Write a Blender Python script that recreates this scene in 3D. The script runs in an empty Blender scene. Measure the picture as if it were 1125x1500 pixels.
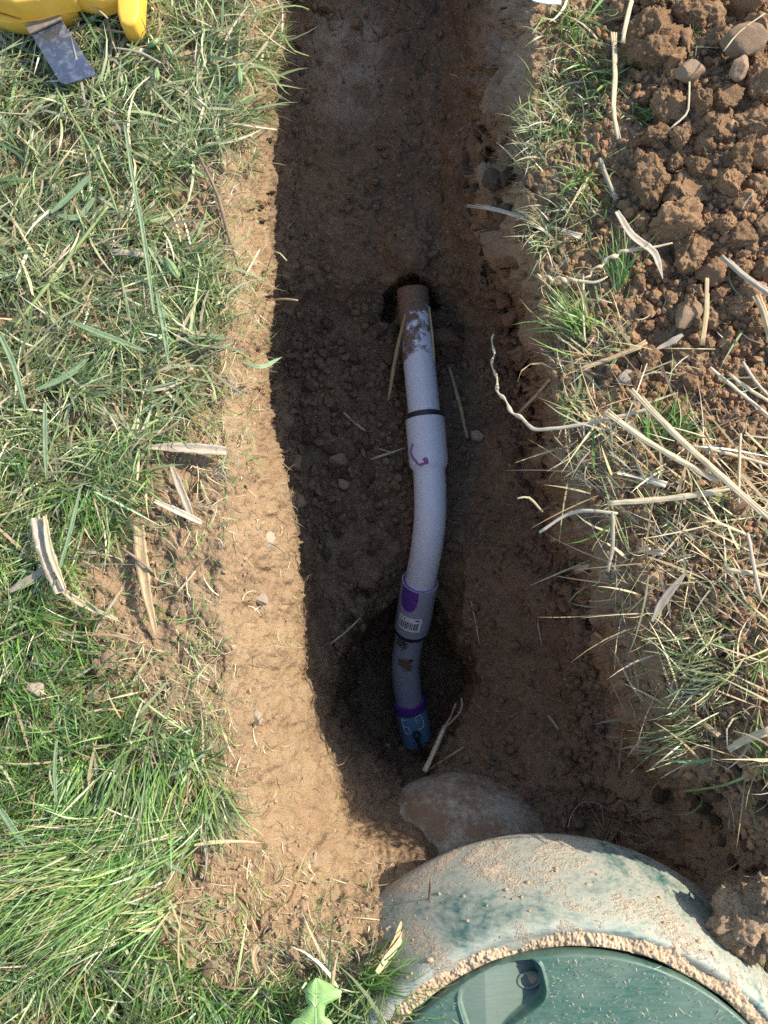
import bpy, bmesh, math, random
import numpy as np
from mathutils import Vector, Matrix

random.seed(7)
RNG = np.random.default_rng(11)
SC = bpy.context.scene
COL = SC.collection
R = math.radians

# ------------------------------------------------------------------ camera, sky, sun, exposure
H_CAM, TILT, F_PX = 1.5, R(8), 1127.0
cam = bpy.data.cameras.new('camera')
cam.sensor_fit = 'HORIZONTAL'
cam.sensor_width = 36.0
cam.lens = 36.0 * F_PX / 1125.0
cam.clip_start = 0.02
cam.clip_end = 500
cam_ob = bpy.data.objects.new('camera', cam)
COL.objects.link(cam_ob)
cam_ob.location = (0, 0, H_CAM)
cam_ob.rotation_euler = (TILT, 0, 0)
SC.camera = cam_ob

SUN_AZ, SUN_EL = R(27), R(35)          # azimuth from +x towards +y
world = bpy.data.worlds.new('World')
SC.world = world
world.use_nodes = True
wn = world.node_tree
wn.nodes.clear()
sky = wn.nodes.new('ShaderNodeTexSky')
sky.sky_type = 'NISHITA'
sky.sun_disc = False
sky.sun_elevation = SUN_EL
sky.sun_rotation = math.pi / 2 - SUN_AZ
sky.air_density = 1.0
sky.dust_density = 1.0
bgn = wn.nodes.new('ShaderNodeBackground')
bgn.inputs['Strength'].default_value = 0.15
wo = wn.nodes.new('ShaderNodeOutputWorld')
wn.links.new(sky.outputs[0], bgn.inputs[0])
wn.links.new(bgn.outputs[0], wo.inputs[0])

sun = bpy.data.lights.new('sun', 'SUN')
sun.energy = 3.6
sun.angle = R(0.53)
sun.color = (1.0, 0.93, 0.82)
sun_ob = bpy.data.objects.new('sun', sun)
COL.objects.link(sun_ob)
sdir = Vector((math.cos(SUN_EL) * math.cos(SUN_AZ), math.cos(SUN_EL) * math.sin(SUN_AZ), math.sin(SUN_EL)))
sun_ob.rotation_euler = sdir.to_track_quat('Z', 'Y').to_euler()
sun_ob.location = sdir * 10

SC.view_settings.view_transform = 'Standard'
SC.view_settings.look = 'None'
SC.view_settings.gamma = 1
SC.view_settings.use_curve_mapping = False
SC.view_settings.exposure = 1.15
SC.render.engine = 'CYCLES'
SC.cycles.use_denoising = False
try:
    SC.cycles.sampling_pattern = 'BLUE_NOISE'
except Exception:
    pass
SC.cycles.max_bounces = 8
SC.cycles.diffuse_bounces = 5
SC.cycles.transparent_max_bounces = 8

# ------------------------------------------------------------------ measuring helpers
CT, ST = math.cos(TILT), math.sin(TILT)


def P(u, v, z):
    """point of height z seen at photo position (u, v)"""
    u = np.asarray(u, float); v = np.asarray(v, float); z = np.asarray(z, float)
    dx = (u - 562.5) / F_PX
    dy = -(v - 750.0) / F_PX
    wy = dy * CT + ST
    wz = dy * ST - CT
    t = (z - H_CAM) / wz
    return np.stack([dx * t, wy * t, t * 0 + z], -1)


def V(u, v, z):
    return Vector(P(u, v, z).tolist())


def _grad_table(seed):
    r = np.random.default_rng(seed)
    g = r.normal(size=(256, 3))
    g /= np.linalg.norm(g, axis=1, keepdims=True)
    return r.permutation(256), g


_TABS = {}


def pnoise(p, scale=1.0, seed=0):
    """gradient noise about -0.7..0.7, p (N,3)"""
    if seed not in _TABS:
        _TABS[seed] = _grad_table(seed)
    perm, g = _TABS[seed]
    q = p * scale
    i = np.floor(q).astype(np.int64)
    f = q - i
    w = f * f * f * (f * (f * 6 - 15) + 10)
    out = 0
    for dx in (0, 1):
        wx = w[:, 0] if dx else 1 - w[:, 0]
        for dy in (0, 1):
            wy = w[:, 1] if dy else 1 - w[:, 1]
            for dz in (0, 1):
                wz = w[:, 2] if dz else 1 - w[:, 2]
                h = perm[(perm[(perm[(i[:, 0] + dx) & 255] + i[:, 1] + dy) & 255] + i[:, 2] + dz) & 255]
                gr = g[h]
                d = gr[:, 0] * (f[:, 0] - dx) + gr[:, 1] * (f[:, 1] - dy) + gr[:, 2] * (f[:, 2] - dz)
                out = out + d * wx * wy * wz
    return out


def fbm(p, scale, seed, octs=4, gain=0.5):
    a, s, o = 1.0, scale, 0
    for k in range(octs):
        o = o + a * pnoise(p + 13.7 * k, s, seed + k)
        a *= gain
        s *= 2.03
    return o


def worley(p, scale, seed):
    """distance to the nearest jittered cell point, in cells"""
    rr = np.random.default_rng(seed)
    perm = rr.permutation(256)
    jit = rr.random((256, 3))
    q = p * scale
    i = np.floor(q).astype(np.int64)
    f = q - i
    best = np.full(len(p), 9.0)
    for dx in (-1, 0, 1):
        for dy in (-1, 0, 1):
            for dz in (-1, 0, 1):
                h = perm[(perm[(perm[(i[:, 0] + dx) & 255] + i[:, 1] + dy) & 255] + i[:, 2] + dz) & 255]
                j = jit[h]
                d = (j[:, 0] + dx - f[:, 0]) ** 2 + (j[:, 1] + dy - f[:, 1]) ** 2 + (j[:, 2] + dz - f[:, 2]) ** 2
                np.minimum(best, d, out=best)
    return np.sqrt(best)


def sstep(a, b, x):
    t = np.clip((x - a) / (b - a), 0, 1)
    return t * t * (3 - 2 * t)


def inpoly(u, v, poly):
    u = np.asarray(u, float); v = np.asarray(v, float)
    r = np.zeros(u.shape, bool)
    n = len(poly)
    for k in range(n):
        x1, y1 = poly[k]
        x2, y2 = poly[(k + 1) % n]
        c = ((y1 > v) != (y2 > v)) & (u < (x2 - x1) * (v - y1) / ((y2 - y1) if y2 != y1 else 1e-9) + x1)
        r ^= c
    return r


def polydist(u, v, pts):
    """distance in photo pixels to a polyline"""
    d = np.full(np.shape(u), 1e9)
    for (x1, y1), (x2, y2) in zip(pts[:-1], pts[1:]):
        l2 = (x2 - x1) ** 2 + (y2 - y1) ** 2
        t = np.clip(((u - x1) * (x2 - x1) + (v - y1) * (y2 - y1)) / l2, 0, 1)
        d = np.minimum(d, np.hypot(u - x1 - t * (x2 - x1), v - y1 - t * (y2 - y1)))
    return d


def new_mesh(name, verts, faces, smooth=True, mat=None, attrs=None):
    """faces: (M,3) or (M,4) array or list of such arrays"""
    me = bpy.data.meshes.new(name)
    verts = np.ascontiguousarray(verts, dtype=np.float32)
    fl = faces if isinstance(faces, list) else [faces]
    fl = [np.asarray(f, np.int32) for f in fl if len(f)]
    me.vertices.add(len(verts))
    me.vertices.foreach_set('co', verts.ravel())
    nl = sum(f.size for f in fl)
    nf = sum(len(f) for f in fl)
    me.loops.add(nl)
    me.loops.foreach_set('vertex_index', np.concatenate([f.ravel() for f in fl]))
    me.polygons.add(nf)
    tot = np.concatenate([np.full(len(f), f.shape[1], np.int32) for f in fl])
    st = np.concatenate([[0], np.cumsum(tot)[:-1]]).astype(np.int32)
    me.polygons.foreach_set('loop_start', st)
    me.polygons.foreach_set('use_smooth', np.full(nf, smooth))
    me.update(calc_edges=True)
    if attrs:
        for k, a in attrs.items():
            a = np.asarray(a, np.float32)
            if a.ndim == 1:
                at = me.attributes.new(k, 'FLOAT', 'POINT')
                at.data.foreach_set('value', a)
            else:
                at = me.attributes.new(k, 'FLOAT_COLOR', 'POINT')
                if a.shape[1] == 3:
                    a = np.concatenate([a, np.ones((len(a), 1), np.float32)], 1)
                at.data.foreach_set('color', np.ascontiguousarray(a).ravel())
    if mat:
        me.materials.append(mat)
    return me


def link(name, data, parent=None, kind=None, label=None, cat=None, group=None, loc=None):
    o = bpy.data.objects.new(name, data)
    COL.objects.link(o)
    if loc is not None:
        o.location = loc
    if parent is not None:
        o.parent = parent
    if kind: o['kind'] = kind
    if label: o['label'] = label
    if cat: o['category'] = cat
    if group: o['group'] = group
    return o


def thing(name, label, cat, loc=(0, 0, 0), group=None):
    return link(name, None, label=label, cat=cat, group=group, loc=loc)


# ------------------------------------------------------------------ materials
class NT:
    def __init__(self, name):
        self.m = bpy.data.materials.new(name)
        self.m.use_nodes = True
        self.t = self.m.node_tree
        self.b = self.t.nodes['Principled BSDF']
        self.o = self.t.nodes['Material Output']

    def n(self, typ, **kw):
        x = self.t.nodes.new(typ)
        for k, v in kw.items():
            if k in x.inputs.keys() if hasattr(x.inputs, 'keys') else False:
                x.inputs[k].default_value = v
            else:
                setattr(x, k, v)
        return x

    def l(self, a, b):
        self.t.links.new(a, b)

    def coord(self):
        return self.n('ShaderNodeTexCoord').outputs['Object']

    def noise(self, scale, detail=4, rough=0.55, vec=None, dist=0.0):
        x = self.n('ShaderNodeTexNoise')
        x.inputs['Scale'].default_value = scale
        x.inputs['Detail'].default_value = detail
        x.inputs['Roughness'].default_value = rough
        x.inputs['Distortion'].default_value = dist
        self.l(vec if vec is not None else self.coord(), x.inputs['Vector'])
        return x.outputs['Fac']

    def ramp(self, fac, stops):
        x = self.n('ShaderNodeValToRGB')
        e = x.color_ramp.elements
        while len(e) < len(stops):
            e.new(0.5)
        for k, (p, c) in enumerate(stops):
            e[k].position = p
            e[k].color = (*c, 1) if len(c) == 3 else c
        self.l(fac, x.inputs[0])
        return x.outputs[0]

    def mrange(self, fac, a, b, c=0.0, d=1.0):
        x = self.n('ShaderNodeMapRange')
        x.inputs[1].default_value = a; x.inputs[2].default_value = b
        x.inputs[3].default_value = c; x.inputs[4].default_value = d
        self.l(fac, x.inputs[0])
        return x.outputs[0]

    def mix(self, fac, a, b, mode='MIX'):
        x = self.n('ShaderNodeMix', data_type='RGBA', blend_type=mode)
        ins = [i for i in x.inputs if i.enabled]
        for s, val in ((ins[0], fac), (ins[1], a), (ins[2], b)):
            if hasattr(val, 'node'):
                self.l(val, s)
            elif isinstance(val, tuple):
                s.default_value = (*val, 1) if len(val) == 3 else val
            else:
                s.default_value = val
        return [o for o in x.outputs if o.enabled][0]

    def math(self, op, a, b=0.0):
        x = self.n('ShaderNodeMath', operation=op)
        for s, val in zip(x.inputs, (a, b)):
            if hasattr(val, 'node'):
                self.l(val, s)
            else:
                s.default_value = val
        return x.outputs[0]

    def attr(self, name, out='Color'):
        x = self.n('ShaderNodeAttribute', attribute_name=name)
        return x.outputs[out]

    def bump(self, h, dist, strength=1.0, prev=None):
        x = self.n('ShaderNodeBump')
        x.inputs['Distance'].default_value = dist
        x.inputs['Strength'].default_value = strength
        self.l(h, x.inputs['Height'])
        if prev is not None:
            self.l(prev, x.inputs['Normal'])
        return x.outputs[0]

    def set(self, base=None, rough=None, normal=None, spec=None, metal=None):
        b = self.b.inputs
        for key, val in (('Base Color', base), ('Roughness', rough), ('Normal', normal), ('Specular IOR Level', spec), ('Metallic', metal)):
            if val is None: continue
            if hasattr(val, 'node'):
                self.l(val, b[key])
            elif isinstance(val, tuple):
                b[key].default_value = (*val, 1)
            else:
                b[key].default_value = val
        return self.m


TAN = (0.405, 0.280, 0.155)
TAN2 = (0.345, 0.217, 0.112)
TAN3 = (0.46, 0.345, 0.22)
LOAM = (0.23, 0.152, 0.094)
LOAM2 = (0.145, 0.096, 0.062)
LOAM3 = (0.36, 0.25, 0.16)
TOPS = (0.31, 0.21, 0.13)


def mat_ground():
    t = NT('soil_ground')
    co = t.coord()
    n1 = t.noise(9, 6, 0.6, co)
    n2 = t.noise(55, 6, 0.65, co)
    n3 = t.noise(330, 4, 0.6, co)
    tan = t.mix(t.mrange(n1, 0.35, 0.65), TAN, TAN2)
    tan = t.mix(t.mrange(n2, 0.5, 0.75, 0, 0.6), tan, TAN3)
    tan = t.mix(t.mrange(t.noise(22, 6, 0.7, co), 0.52, 0.66, 0, 0.6), tan, (0.38, 0.225, 0.115))
    tan = t.mix(t.mrange(t.noise(130, 4, 0.7, co), 0.56, 0.68, 0, 0.55), tan, (0.24, 0.15, 0.085))
    loam = t.mix(t.mrange(n1, 0.35, 0.65), LOAM, LOAM2)
    loam = t.mix(t.mrange(n2, 0.48, 0.72, 0, 0.8), loam, LOAM3)
    top = t.mix(t.mrange(n2, 0.35, 0.65), TOPS, TAN2)
    clay = t.mix(t.mrange(n1, 0.4, 0.62), (0.42, 0.28, 0.165), (0.33, 0.20, 0.108))
    c = t.mix(t.attr('top', 'Fac'), tan, top)
    c = t.mix(t.attr('clay', 'Fac'), c, clay)
    c = t.mix(t.attr('loam', 'Fac'), c, loam)
    c = t.mix(t.attr('grey', 'Fac'), c, (0.48, 0.40, 0.31))  # greyish smear, its colour paled further to lift the shaded upper trench
    c = t.mix(t.mrange(n3, 0.3, 0.7, 0.0, 0.35), c, t.mix(0.5, c, (0.55, 0.42, 0.28)))
    # pale grit specks
    vo = t.n('ShaderNodeTexVoronoi')
    vo.inputs['Scale'].default_value = 160
    t.l(co, vo.inputs['Vector'])
    speck = t.math('MULTIPLY', t.mrange(vo.outputs['Distance'], 0.16, 0.10), t.mrange(t.noise(40, 2, 0.5, co), 0.55, 0.62))
    c = t.mix(t.math('MULTIPLY', speck, 0.55), c, (0.55, 0.47, 0.36))
    b = t.bump(n2, 0.012, 0.75)
    b = t.bump(t.noise(140, 5, 0.7, co), 0.007, 0.8, b)
    b = t.bump(n3, 0.0036, 1.0, b)
    b = t.bump(t.noise(900, 3, 0.6, co), 0.0010, 0.7, b)
    return t.set(base=c, rough=0.95, normal=b, spec=0.12)


def mat_clod(name, a, b_, c_, bump=1.0, rough=0.95):
    t = NT(name)
    co = t.coord()
    ri = t.n('ShaderNodeObjectInfo').outputs['Random']
    n1 = t.noise(30, 5, 0.6, co)
    n2 = t.noise(190, 5, 0.65, co)
    col = t.mix(t.mrange(n1, 0.38, 0.62), a, b_)
    col = t.mix(t.mrange(n2, 0.5, 0.7, 0, 0.7), col, c_)
    hv = t.n('ShaderNodeHueSaturation')
    t.l(col, hv.inputs['Color'])
    t.l(t.mrange(ri, 0, 1, 0.8, 1.18), hv.inputs['Value'])
    nb = t.bump(n2, 0.006 * bump, 0.8)
    nb = t.bump(t.noise(700, 3, 0.6, co), 0.0015 * bump, 0.8, nb)
    return t.set(base=hv.outputs[0], rough=rough, normal=nb, spec=0.12)


def mat_tint(name, rough=0.5, spec=0.4, trans=0.25, streak=True):
    """plant matter coloured by a per-blade tint"""
    t = NT(name)
    c = t.attr('tint')
    if streak:
        c = t.mix(t.mrange(t.noise(90, 3, 0.6), 0.35, 0.7, 0, 0.35), c, t.mix(0.55, c, (0.42, 0.38, 0.2)))
    t.set(base=c, rough=rough, spec=spec)
    if trans > 0:
        tr = t.n('ShaderNodeBsdfTranslucent')
        t.l(c, tr.inputs['Color'])
        mx = t.n('ShaderNodeMixShader')
        mx.inputs[0].default_value = trans
        t.l(t.b.outputs[0], mx.inputs[1])
        t.l(tr.outputs[0], mx.inputs[2])
        t.l(mx.outputs[0], t.o.inputs['Surface'])
    return t.m


def mat_straw(name, base, dark, rough=0.6, spec=0.3):
    """fibrous stalk: streaks run along it (along / around are stored on the mesh)"""
    t = NT(name)
    ri = t.n('ShaderNodeObjectInfo').outputs['Random']
    cx = t.n('ShaderNodeCombineXYZ')
    t.l(t.math('MULTIPLY', t.attr('around', 'Fac'), 16.0), cx.inputs[0])
    t.l(t.math('MULTIPLY', t.attr('along', 'Fac'), 22.0), cx.inputs[1])
    t.l(t.math('MULTIPLY', ri, 60.0), cx.inputs[2])
    n = t.noise(1.0, 5, 0.7, cx.outputs[0])
    cy = t.n('ShaderNodeCombineXYZ')
    t.l(t.math('MULTIPLY', t.attr('along', 'Fac'), 45.0), cy.inputs[1])
    t.l(t.math('MULTIPLY', t.attr('around', 'Fac'), 2.0), cy.inputs[0])
    t.l(t.math('MULTIPLY', ri, 31.0), cy.inputs[2])
    n2 = t.noise(1.0, 4, 0.6, cy.outputs[0])
    c = t.mix(t.mrange(n2, 0.42, 0.66, 0, 0.8), base, dark)
    c = t.mix(t.mrange(n, 0.46, 0.68, 0, 0.75), c, tuple(x * 0.5 for x in dark))
    c = t.mix(t.mrange(n, 0.44, 0.30, 0, 0.5), c, tuple(min(.85, x * 1.3) for x in base))
    hv = t.n('ShaderNodeHueSaturation')
    t.l(c, hv.inputs['Color'])
    t.l(t.mrange(ri, 0, 1, 0.78, 1.12), hv.inputs['Value'])
    return t.set(base=hv.outputs[0], rough=rough, normal=t.bump(n, 0.0012, 0.8), spec=spec)


M = {}
M['ground'] = mat_ground()
M['clod'] = mat_clod('dry_clod_soil', (0.48, 0.29, 0.155), (0.38, 0.212, 0.102), (0.55, 0.39, 0.245), 1.1)
M['crumb_loam'] = mat_clod('dark_loam_crumb', (0.135, 0.088, 0.057), (0.22, 0.143, 0.088), (0.34, 0.245, 0.165))
M['crumb_tan'] = mat_clod('tan_soil_crumb', (0.49, 0.35, 0.215), (0.41, 0.27, 0.155), (0.57, 0.44, 0.29))
M['groove'] = mat_clod('groove_soil', (0.46, 0.345, 0.225), (0.37, 0.265, 0.165), (0.53, 0.42, 0.285), .7)
M['stone'] = mat_clod('brown_stone', (0.34, 0.22, 0.135), (0.40, 0.28, 0.18), (0.24, 0.155, 0.095), 0.45, 0.85)
M['pale_stone'] = mat_clod('pale_stone', (0.46, 0.38, 0.28), (0.38, 0.29, 0.2), (0.56, 0.49, 0.39), 0.5, 0.85)
M['grass'] = mat_tint('grass_blade', 0.38, 0.55, 0.25)
M['dry'] = mat_tint('dry_grass', 0.6, 0.35, 0.15)
M['straw_pale'] = mat_straw('straw_pale', (0.64, 0.53, 0.34), (0.50, 0.38, 0.21))
M['straw_tan'] = mat_straw('straw_tan', (0.56, 0.42, 0.23), (0.4, 0.27, 0.13))
M['straw_grey'] = mat_straw('straw_grey', (0.50, 0.42, 0.31), (0.38, 0.30, 0.20))
M['straw_brown'] = mat_straw('straw_brown', (0.27, 0.19, 0.13), (0.18, 0.12, 0.08))
M['straw_white'] = mat_straw('straw_white', (0.66, 0.58, 0.42), (0.54, 0.44, 0.29))
M['straw_green'] = mat_straw('stem_green', (0.20, 0.27, 0.09), (0.27, 0.30, 0.12))
M['blade_green'] = mat_straw('leaf_green', (0.17, 0.25, 0.11), (0.24, 0.32, 0.17), 0.42, 0.5)
M['root'] = mat_straw('root_fibre', (0.5, 0.42, 0.32), (0.36, 0.27, 0.18))

# ------------------------------------------------------------------ the ground and the trench, one lofted sheet
# every station: photo row, then (photo column, height) across the trench at thirteen places
ST_ = {
    -420: [(395, 0), (405, -.03), (415, -.06), (430, -.10), (455, -.12), (570, -.13), (650, -.12), (690, -.10), (740, -.06), (780, .01)],
    -150: [(385, 0), (398, -.08), (410, -.22), (428, -.38), (450, -.44), (570, -.47), (660, -.44), (690, -.34), (735, -.12), (785, .04)],
    0:   [(364, 0), (381, -.09), (393, -.26), (408, -.46), (444, -.52), (565, -.55), (660, -.52), (690, -.42), (742, -.15), (784, .05)],
    150: [(342, 0), (370, -.06), (386, -.26), (404, -.48), (442, -.55), (560, -.58), (650, -.55), (684, -.42), (715, -.18), (778, .05)],
    300: [(325, -.01), (360, -.08), (388, -.27), (406, -.50), (442, -.58), (560, -.61), (640, -.58), (680, -.42), (705, -.22), (772, .03)],
    405: [(340, -.01), (372, -.10), (396, -.28), (410, -.51), (446, -.61), (565, -.63), (645, -.61), (700, -.48), (745, -.25), (786, .02)],
    450: [(338, -.01), (368, -.10), (394, -.28), (408, -.52), (442, -.68), (575, -.72), (660, -.70), (715, -.58), (760, -.32), (795, -.01)],
    550: [(330, -.01), (360, -.09), (387, -.28), (402, -.56), (432, -.72), (600, -.75), (690, -.74), (745, -.66), (778, -.38), (806, -.03)],
    700: [(335, -.01), (380, -.12), (416, -.32), (430, -.60), (456, -.75), (610, -.77), (700, -.74), (775, -.64), (808, -.38), (834, -.05)],
    850: [(330, -.01), (388, -.14), (439, -.38), (449, -.62), (470, -.78), (590, -.81), (695, -.76), (810, -.60), (855, -.35), (885, -.07)],
    1000: [(325, -.01), (390, -.15), (450, -.42), (468, -.65), (500, -.82), (600, -.86), (690, -.80), (800, -.66), (885, -.46), (925, -.14)],
    1100: [(328, -.01), (400, -.16), (474, -.46), (502, -.62), (536, -.74), (600, -.80), (690, -.73), (820, -.62), (912, -.44), (955, -.20)],
    1180: [(330, -.02), (420, -.20), (518, -.50), (560, -.57), (595, -.61), (650, -.63), (720, -.63), (850, -.58), (945, -.40), (1020, -.24)],
    1250: [(315, -.02), (430, -.15), (545, -.32), (622, -.36), (660, -.52), (720, -.56), (800, -.56), (900, -.50), (985, -.34), (1075, -.17)],
    1330: [(290, -.02), (420, -.06), (520, -.10), (572, -.10), (640, -.30), (720, -.50), (850, -.50), (960, -.42), (1030, -.22), (1100, -.07)],
    1420: [(280, -.01), (420, -.01), (520, .01), (588, .02), (650, -.15), (720, -.45), (900, -.45), (1020, -.35), (1075, -.13), (1130, -.03)],
    1560: [(280, -.01), (400, 0), (500, .03), (592, .07), (650, -.10), (720, -.45), (950, -.45), (1090, -.30), (1150, -.08), (1200, -.02)],
    1900: [(300, 0), (420, -.01), (560, -.03), (640, -.10), (700, -.30), (800, -.40), (1050, -.40), (1190, -.25), (1260, -.08), (1320, -.02)],
    2300: [(300, 0), (420, 0), (560, 0), (640, 0), (700, 0), (800, 0), (1050, 0), (1190, 0), (1260, 0), (1320, 0)],
}
sv = np.array(sorted(ST_), float)
scu = np.array([[c[0] for c in ST_[int(k)]] for k in sv], float)
scz = np.array([[c[1] for c in ST_[int(k)]] for k in sv], float)


def pchip(x, xs, ys):
    h = np.diff(xs)
    d = np.diff(ys, axis=0) / h[:, None]
    m = np.zeros_like(ys)
    m[0], m[-1] = d[0], d[-1]
    for k in range(1, len(xs) - 1):
        same = d[k - 1] * d[k] > 0
        w1, w2 = 2 * h[k] + h[k - 1], h[k] + 2 * h[k - 1]
        with np.errstate(divide='ignore', invalid='ignore'):
            hm = (w1 + w2) / (w1 / d[k - 1] + w2 / d[k])
        m[k] = np.where(same, hm, 0)
    i = np.clip(np.searchsorted(xs, x) - 1, 0, len(xs) - 2)
    t = ((x - xs[i]) / h[i])[:, None]
    hh = h[i][:, None]
    return ((1 + 2 * t) * (1 - t) ** 2 * ys[i] + t * (1 - t) ** 2 * hh * m[i]
            + t * t * (3 - 2 * t) * ys[i + 1] + t * t * (t - 1) * hh * m[i + 1])


def axis(lo, a, b, hi, fine, nout):
    return np.concatenate([a - (a - lo) * np.linspace(1, 0, nout, endpoint=False) ** 1.7,
                           np.arange(a, b, fine),
                           b + (hi - b) * np.linspace(0, 1, nout + 1) ** 1.7])


UA = axis(-900, -30, 1155, 2000, 2.0, 40)
VA = axis(-620, -30, 1530, 2300, 2.0, 40)
nu, nv = len(UA), len(VA)
cu = pchip(VA, sv, scu)
cz = pchip(VA, sv, scz)
# ragged edges: each trench line wanders on its own
for k in range(cu.shape[1]):
    pp = np.stack([VA * 0 + k * 7.3, VA, VA * 0], 1)
    amp = (10, 12, 12, 9, 8, 5, 16, 24, 26, 24)[k]
    cu[:, k] += amp * (pnoise(pp, 1 / 60., 60 + k) + 0.6 * pnoise(pp, 1 / 22., 80 + k))
    if k < 2:
        cu[:, k] += (26, 12)[k] * pnoise(pp, 1 / 130., 160 + k)
Z = np.empty((nv, nu))
LO = np.empty((nv, nu)); CL = np.empty((nv, nu))
for j in range(nv):
    uu = np.concatenate([[-1000, 0], cu[j], [cu[j, -1] + 60, max(cu[j, -1] + 120, 1125), 1500, 2100]])
    zz = np.concatenate([[0, 0], cz[j], [cz[j, -1] * .3 + .02, .045, .06, .04]])
    Z[j] = np.interp(UA, uu, zz)
    # soil layers: loam on the floor, clay on the right wall
    LO[j] = np.interp(UA, cu[j], [0, 0, 0.1, .75, 1, 1, 1, .8, .15, 0])
    CL[j] = np.interp(UA, cu[j], [0, 0, 0.0, .3, 1, 1, 1, 1, 1, .35])


def blur(a, n):
    k = np.exp(-np.linspace(-2, 2, 2 * n + 1) ** 2); k /= k.sum()
    for ax in (0, 1):
        pad = [(0, 0), (0, 0)]; pad[ax] = (n, n)
        b = np.pad(a, pad, mode='edge')
        a = sum(w * np.take(b, np.arange(i, i + a.shape[ax]), axis=ax) for i, w in enumerate(k))
    return a


Z = blur(Z, 4)
UU, VV = np.meshgrid(UA, VA)


def ell(u0, v0, a, b, rot=0.0):
    c, s = math.cos(R(rot)), math.sin(R(rot))
    x = (UU - u0) * c + (VV - v0) * s
    y = -(UU - u0) * s + (VV - v0) * c
    return np.hypot(x / a, y / b)


# the deep hole round the lower pipe
e = ell(590, 1000, 92, 118, 4) * (1 + .35 * fbm(np.stack([UU.ravel(), VV.ravel(), UU.ravel() * 0], 1), 1 / 70., 27, 3).reshape(UU.shape))
Z = Z * (1 - sstep(1.22, 0.66, e)) + sstep(1.22, 0.66, e) * (-1.27)
# mouth where the pipe leaves the soil, with a crack over it
Z -= 0.11 * sstep(15, 4, polydist(UU, VV, [(568, 462), (574, 438), (590, 420), (608, 413), (626, 424), (632, 446)]))
Z += 0.05 * sstep(1.1, 0.3, ell(602, 360, 55, 50))
# the pipe lies free of the soil from the bell down
_pv = np.array([700, 755, 795, 830, 868, 905, 938, 972, 1005, 1040, 1085.])
_pu = np.array([630, 630, 626, 620, 612, 606, 599, 594, 596, 602, 612.])
_pz = np.array([-.672, -.695, -.738, -.795, -.868, -.94, -1.01, -1.07, -1.12, -1.165, -1.225]) - .075
_d = np.abs(UU - np.interp(VV, _pv, _pu))
_t = np.interp(VV, _pv, _pz) + 0.10 * sstep(30, 85, _d)
Z = np.where((VV > 715) & (VV < 1100), np.minimum(Z, _t + np.maximum(_d - 60, 0) * .012 + .35 * sstep(765, 720, VV) + .8 * sstep(1000, 1098, VV)), Z)
_nz = np.clip(.45 + 1.6 * fbm(np.stack([UU.ravel(), VV.ravel(), UU.ravel() * 0], 1), 1 / 38., 17, 3), 0, 1.3).reshape(UU.shape)
# cracks and undercut pockets at the foot of the right wall
Z -= 0.13 * _nz * sstep(26, 3, polydist(UU + 14 * (_nz - .5), VV, [(705, 345), (715, 390), (735, 440), (760, 490), (785, 540), (800, 600), (806, 660)]))
Z -= 0.07 * _nz * sstep(26, 4, polydist(UU, VV, [(842, 845), (858, 880), (868, 920)]))
Z -= 0.06 * sstep(14, 4, polydist(UU, VV, [(708, 196), (724, 214), (716, 236)]))
Z += 0.05 * sstep(1.1, 0.2, ell(690, 262, 50, 34))
Z += 0.05 * sstep(1.1, 0.2, ell(655, 505, 22, 28))
# spoil heap to the right; more bank, unseen outside the frame, raised to shade the lower right hollow
Z += 0.07 * sstep(1.2, 0.1, ell(1120, 150, 260, 300))
Z += 0.12 * sstep(1.0, 0.1, ell(1220, 1120, 170, 110))
Z += 0.06 * sstep(1.1, 0.2, ell(1070, 1330, 70, 70))
# bumps of the lawn mat
lump = fbm(np.stack([UU.ravel() / 700, VV.ravel() / 700, UU.ravel() * 0], 1), 7, 21, 3).reshape(UU.shape)
lawnw = sstep(40, -60, UU - np.interp(VV[:, 0], VA, cu[:, 0])[:, None])
Z += lawnw * 0.018 * lump
# stone socket in the left lip
Z -= 0.025 * sstep(1.3, 0.2, ell(374, 893, 18, 20, 30))
ZB = Z.copy()
W = P(UU, VV, Z).reshape(-1, 3)


def grid_normals(w):
    g = w.reshape(nv, nu, 3)
    n = np.cross(np.gradient(g, axis=1), np.gradient(g, axis=0))
    n /= np.linalg.norm(n, axis=2, keepdims=True) + 1e-12
    n *= np.sign(n[..., 2:3] + 1e-9)
    return n.reshape(-1, 3)


N = grid_normals(W)
loam = LO.ravel(); clay = CL.ravel()
loam = np.clip(loam + 0.35 * fbm(W, 9, 31, 3), 0, 1)
clay = np.clip(clay + 0.25 * fbm(W, 11, 35, 3), 0, 1)
bank_r = (UU > np.interp(VV[:, 0], VA, cu[:, 9])[:, None] - 5).ravel().astype(float)
rough_w = np.clip(0.35 + np.maximum(loam * .65, clay * .45) + bank_r * 0.7, 0, 1.1)
cell = worley(W + 0.01 * np.stack([pnoise(W, 30, 5), pnoise(W, 30, 6), pnoise(W, 30, 7)], 1), 38, 3)
cell2 = worley(W, 85, 4)
cell3 = worley(W, 170, 6)
d = 0.020 * fbm(W, 8, 41, 3) + 0.008 * fbm(W, 30, 44, 3)
d += rough_w * (0.018 * (0.55 - cell) * (0.6 + pnoise(W, 12, 9)) + 0.006 * (0.5 - cell2) + 0.006 * fbm(W, 90, 47, 2))
d += (1 - np.clip(rough_w, 0, 1)) * (0.0045 * fbm(W, 110, 49, 2) + 0.003 * (.5 - cell2) * np.clip(.3 + 2 * pnoise(W, 16, 19), 0, 1.2))
d += .0035 * (.5 - cell3) * np.clip(.5 + 1.5 * pnoise(W, 20, 23), 0, 1.2)
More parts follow.
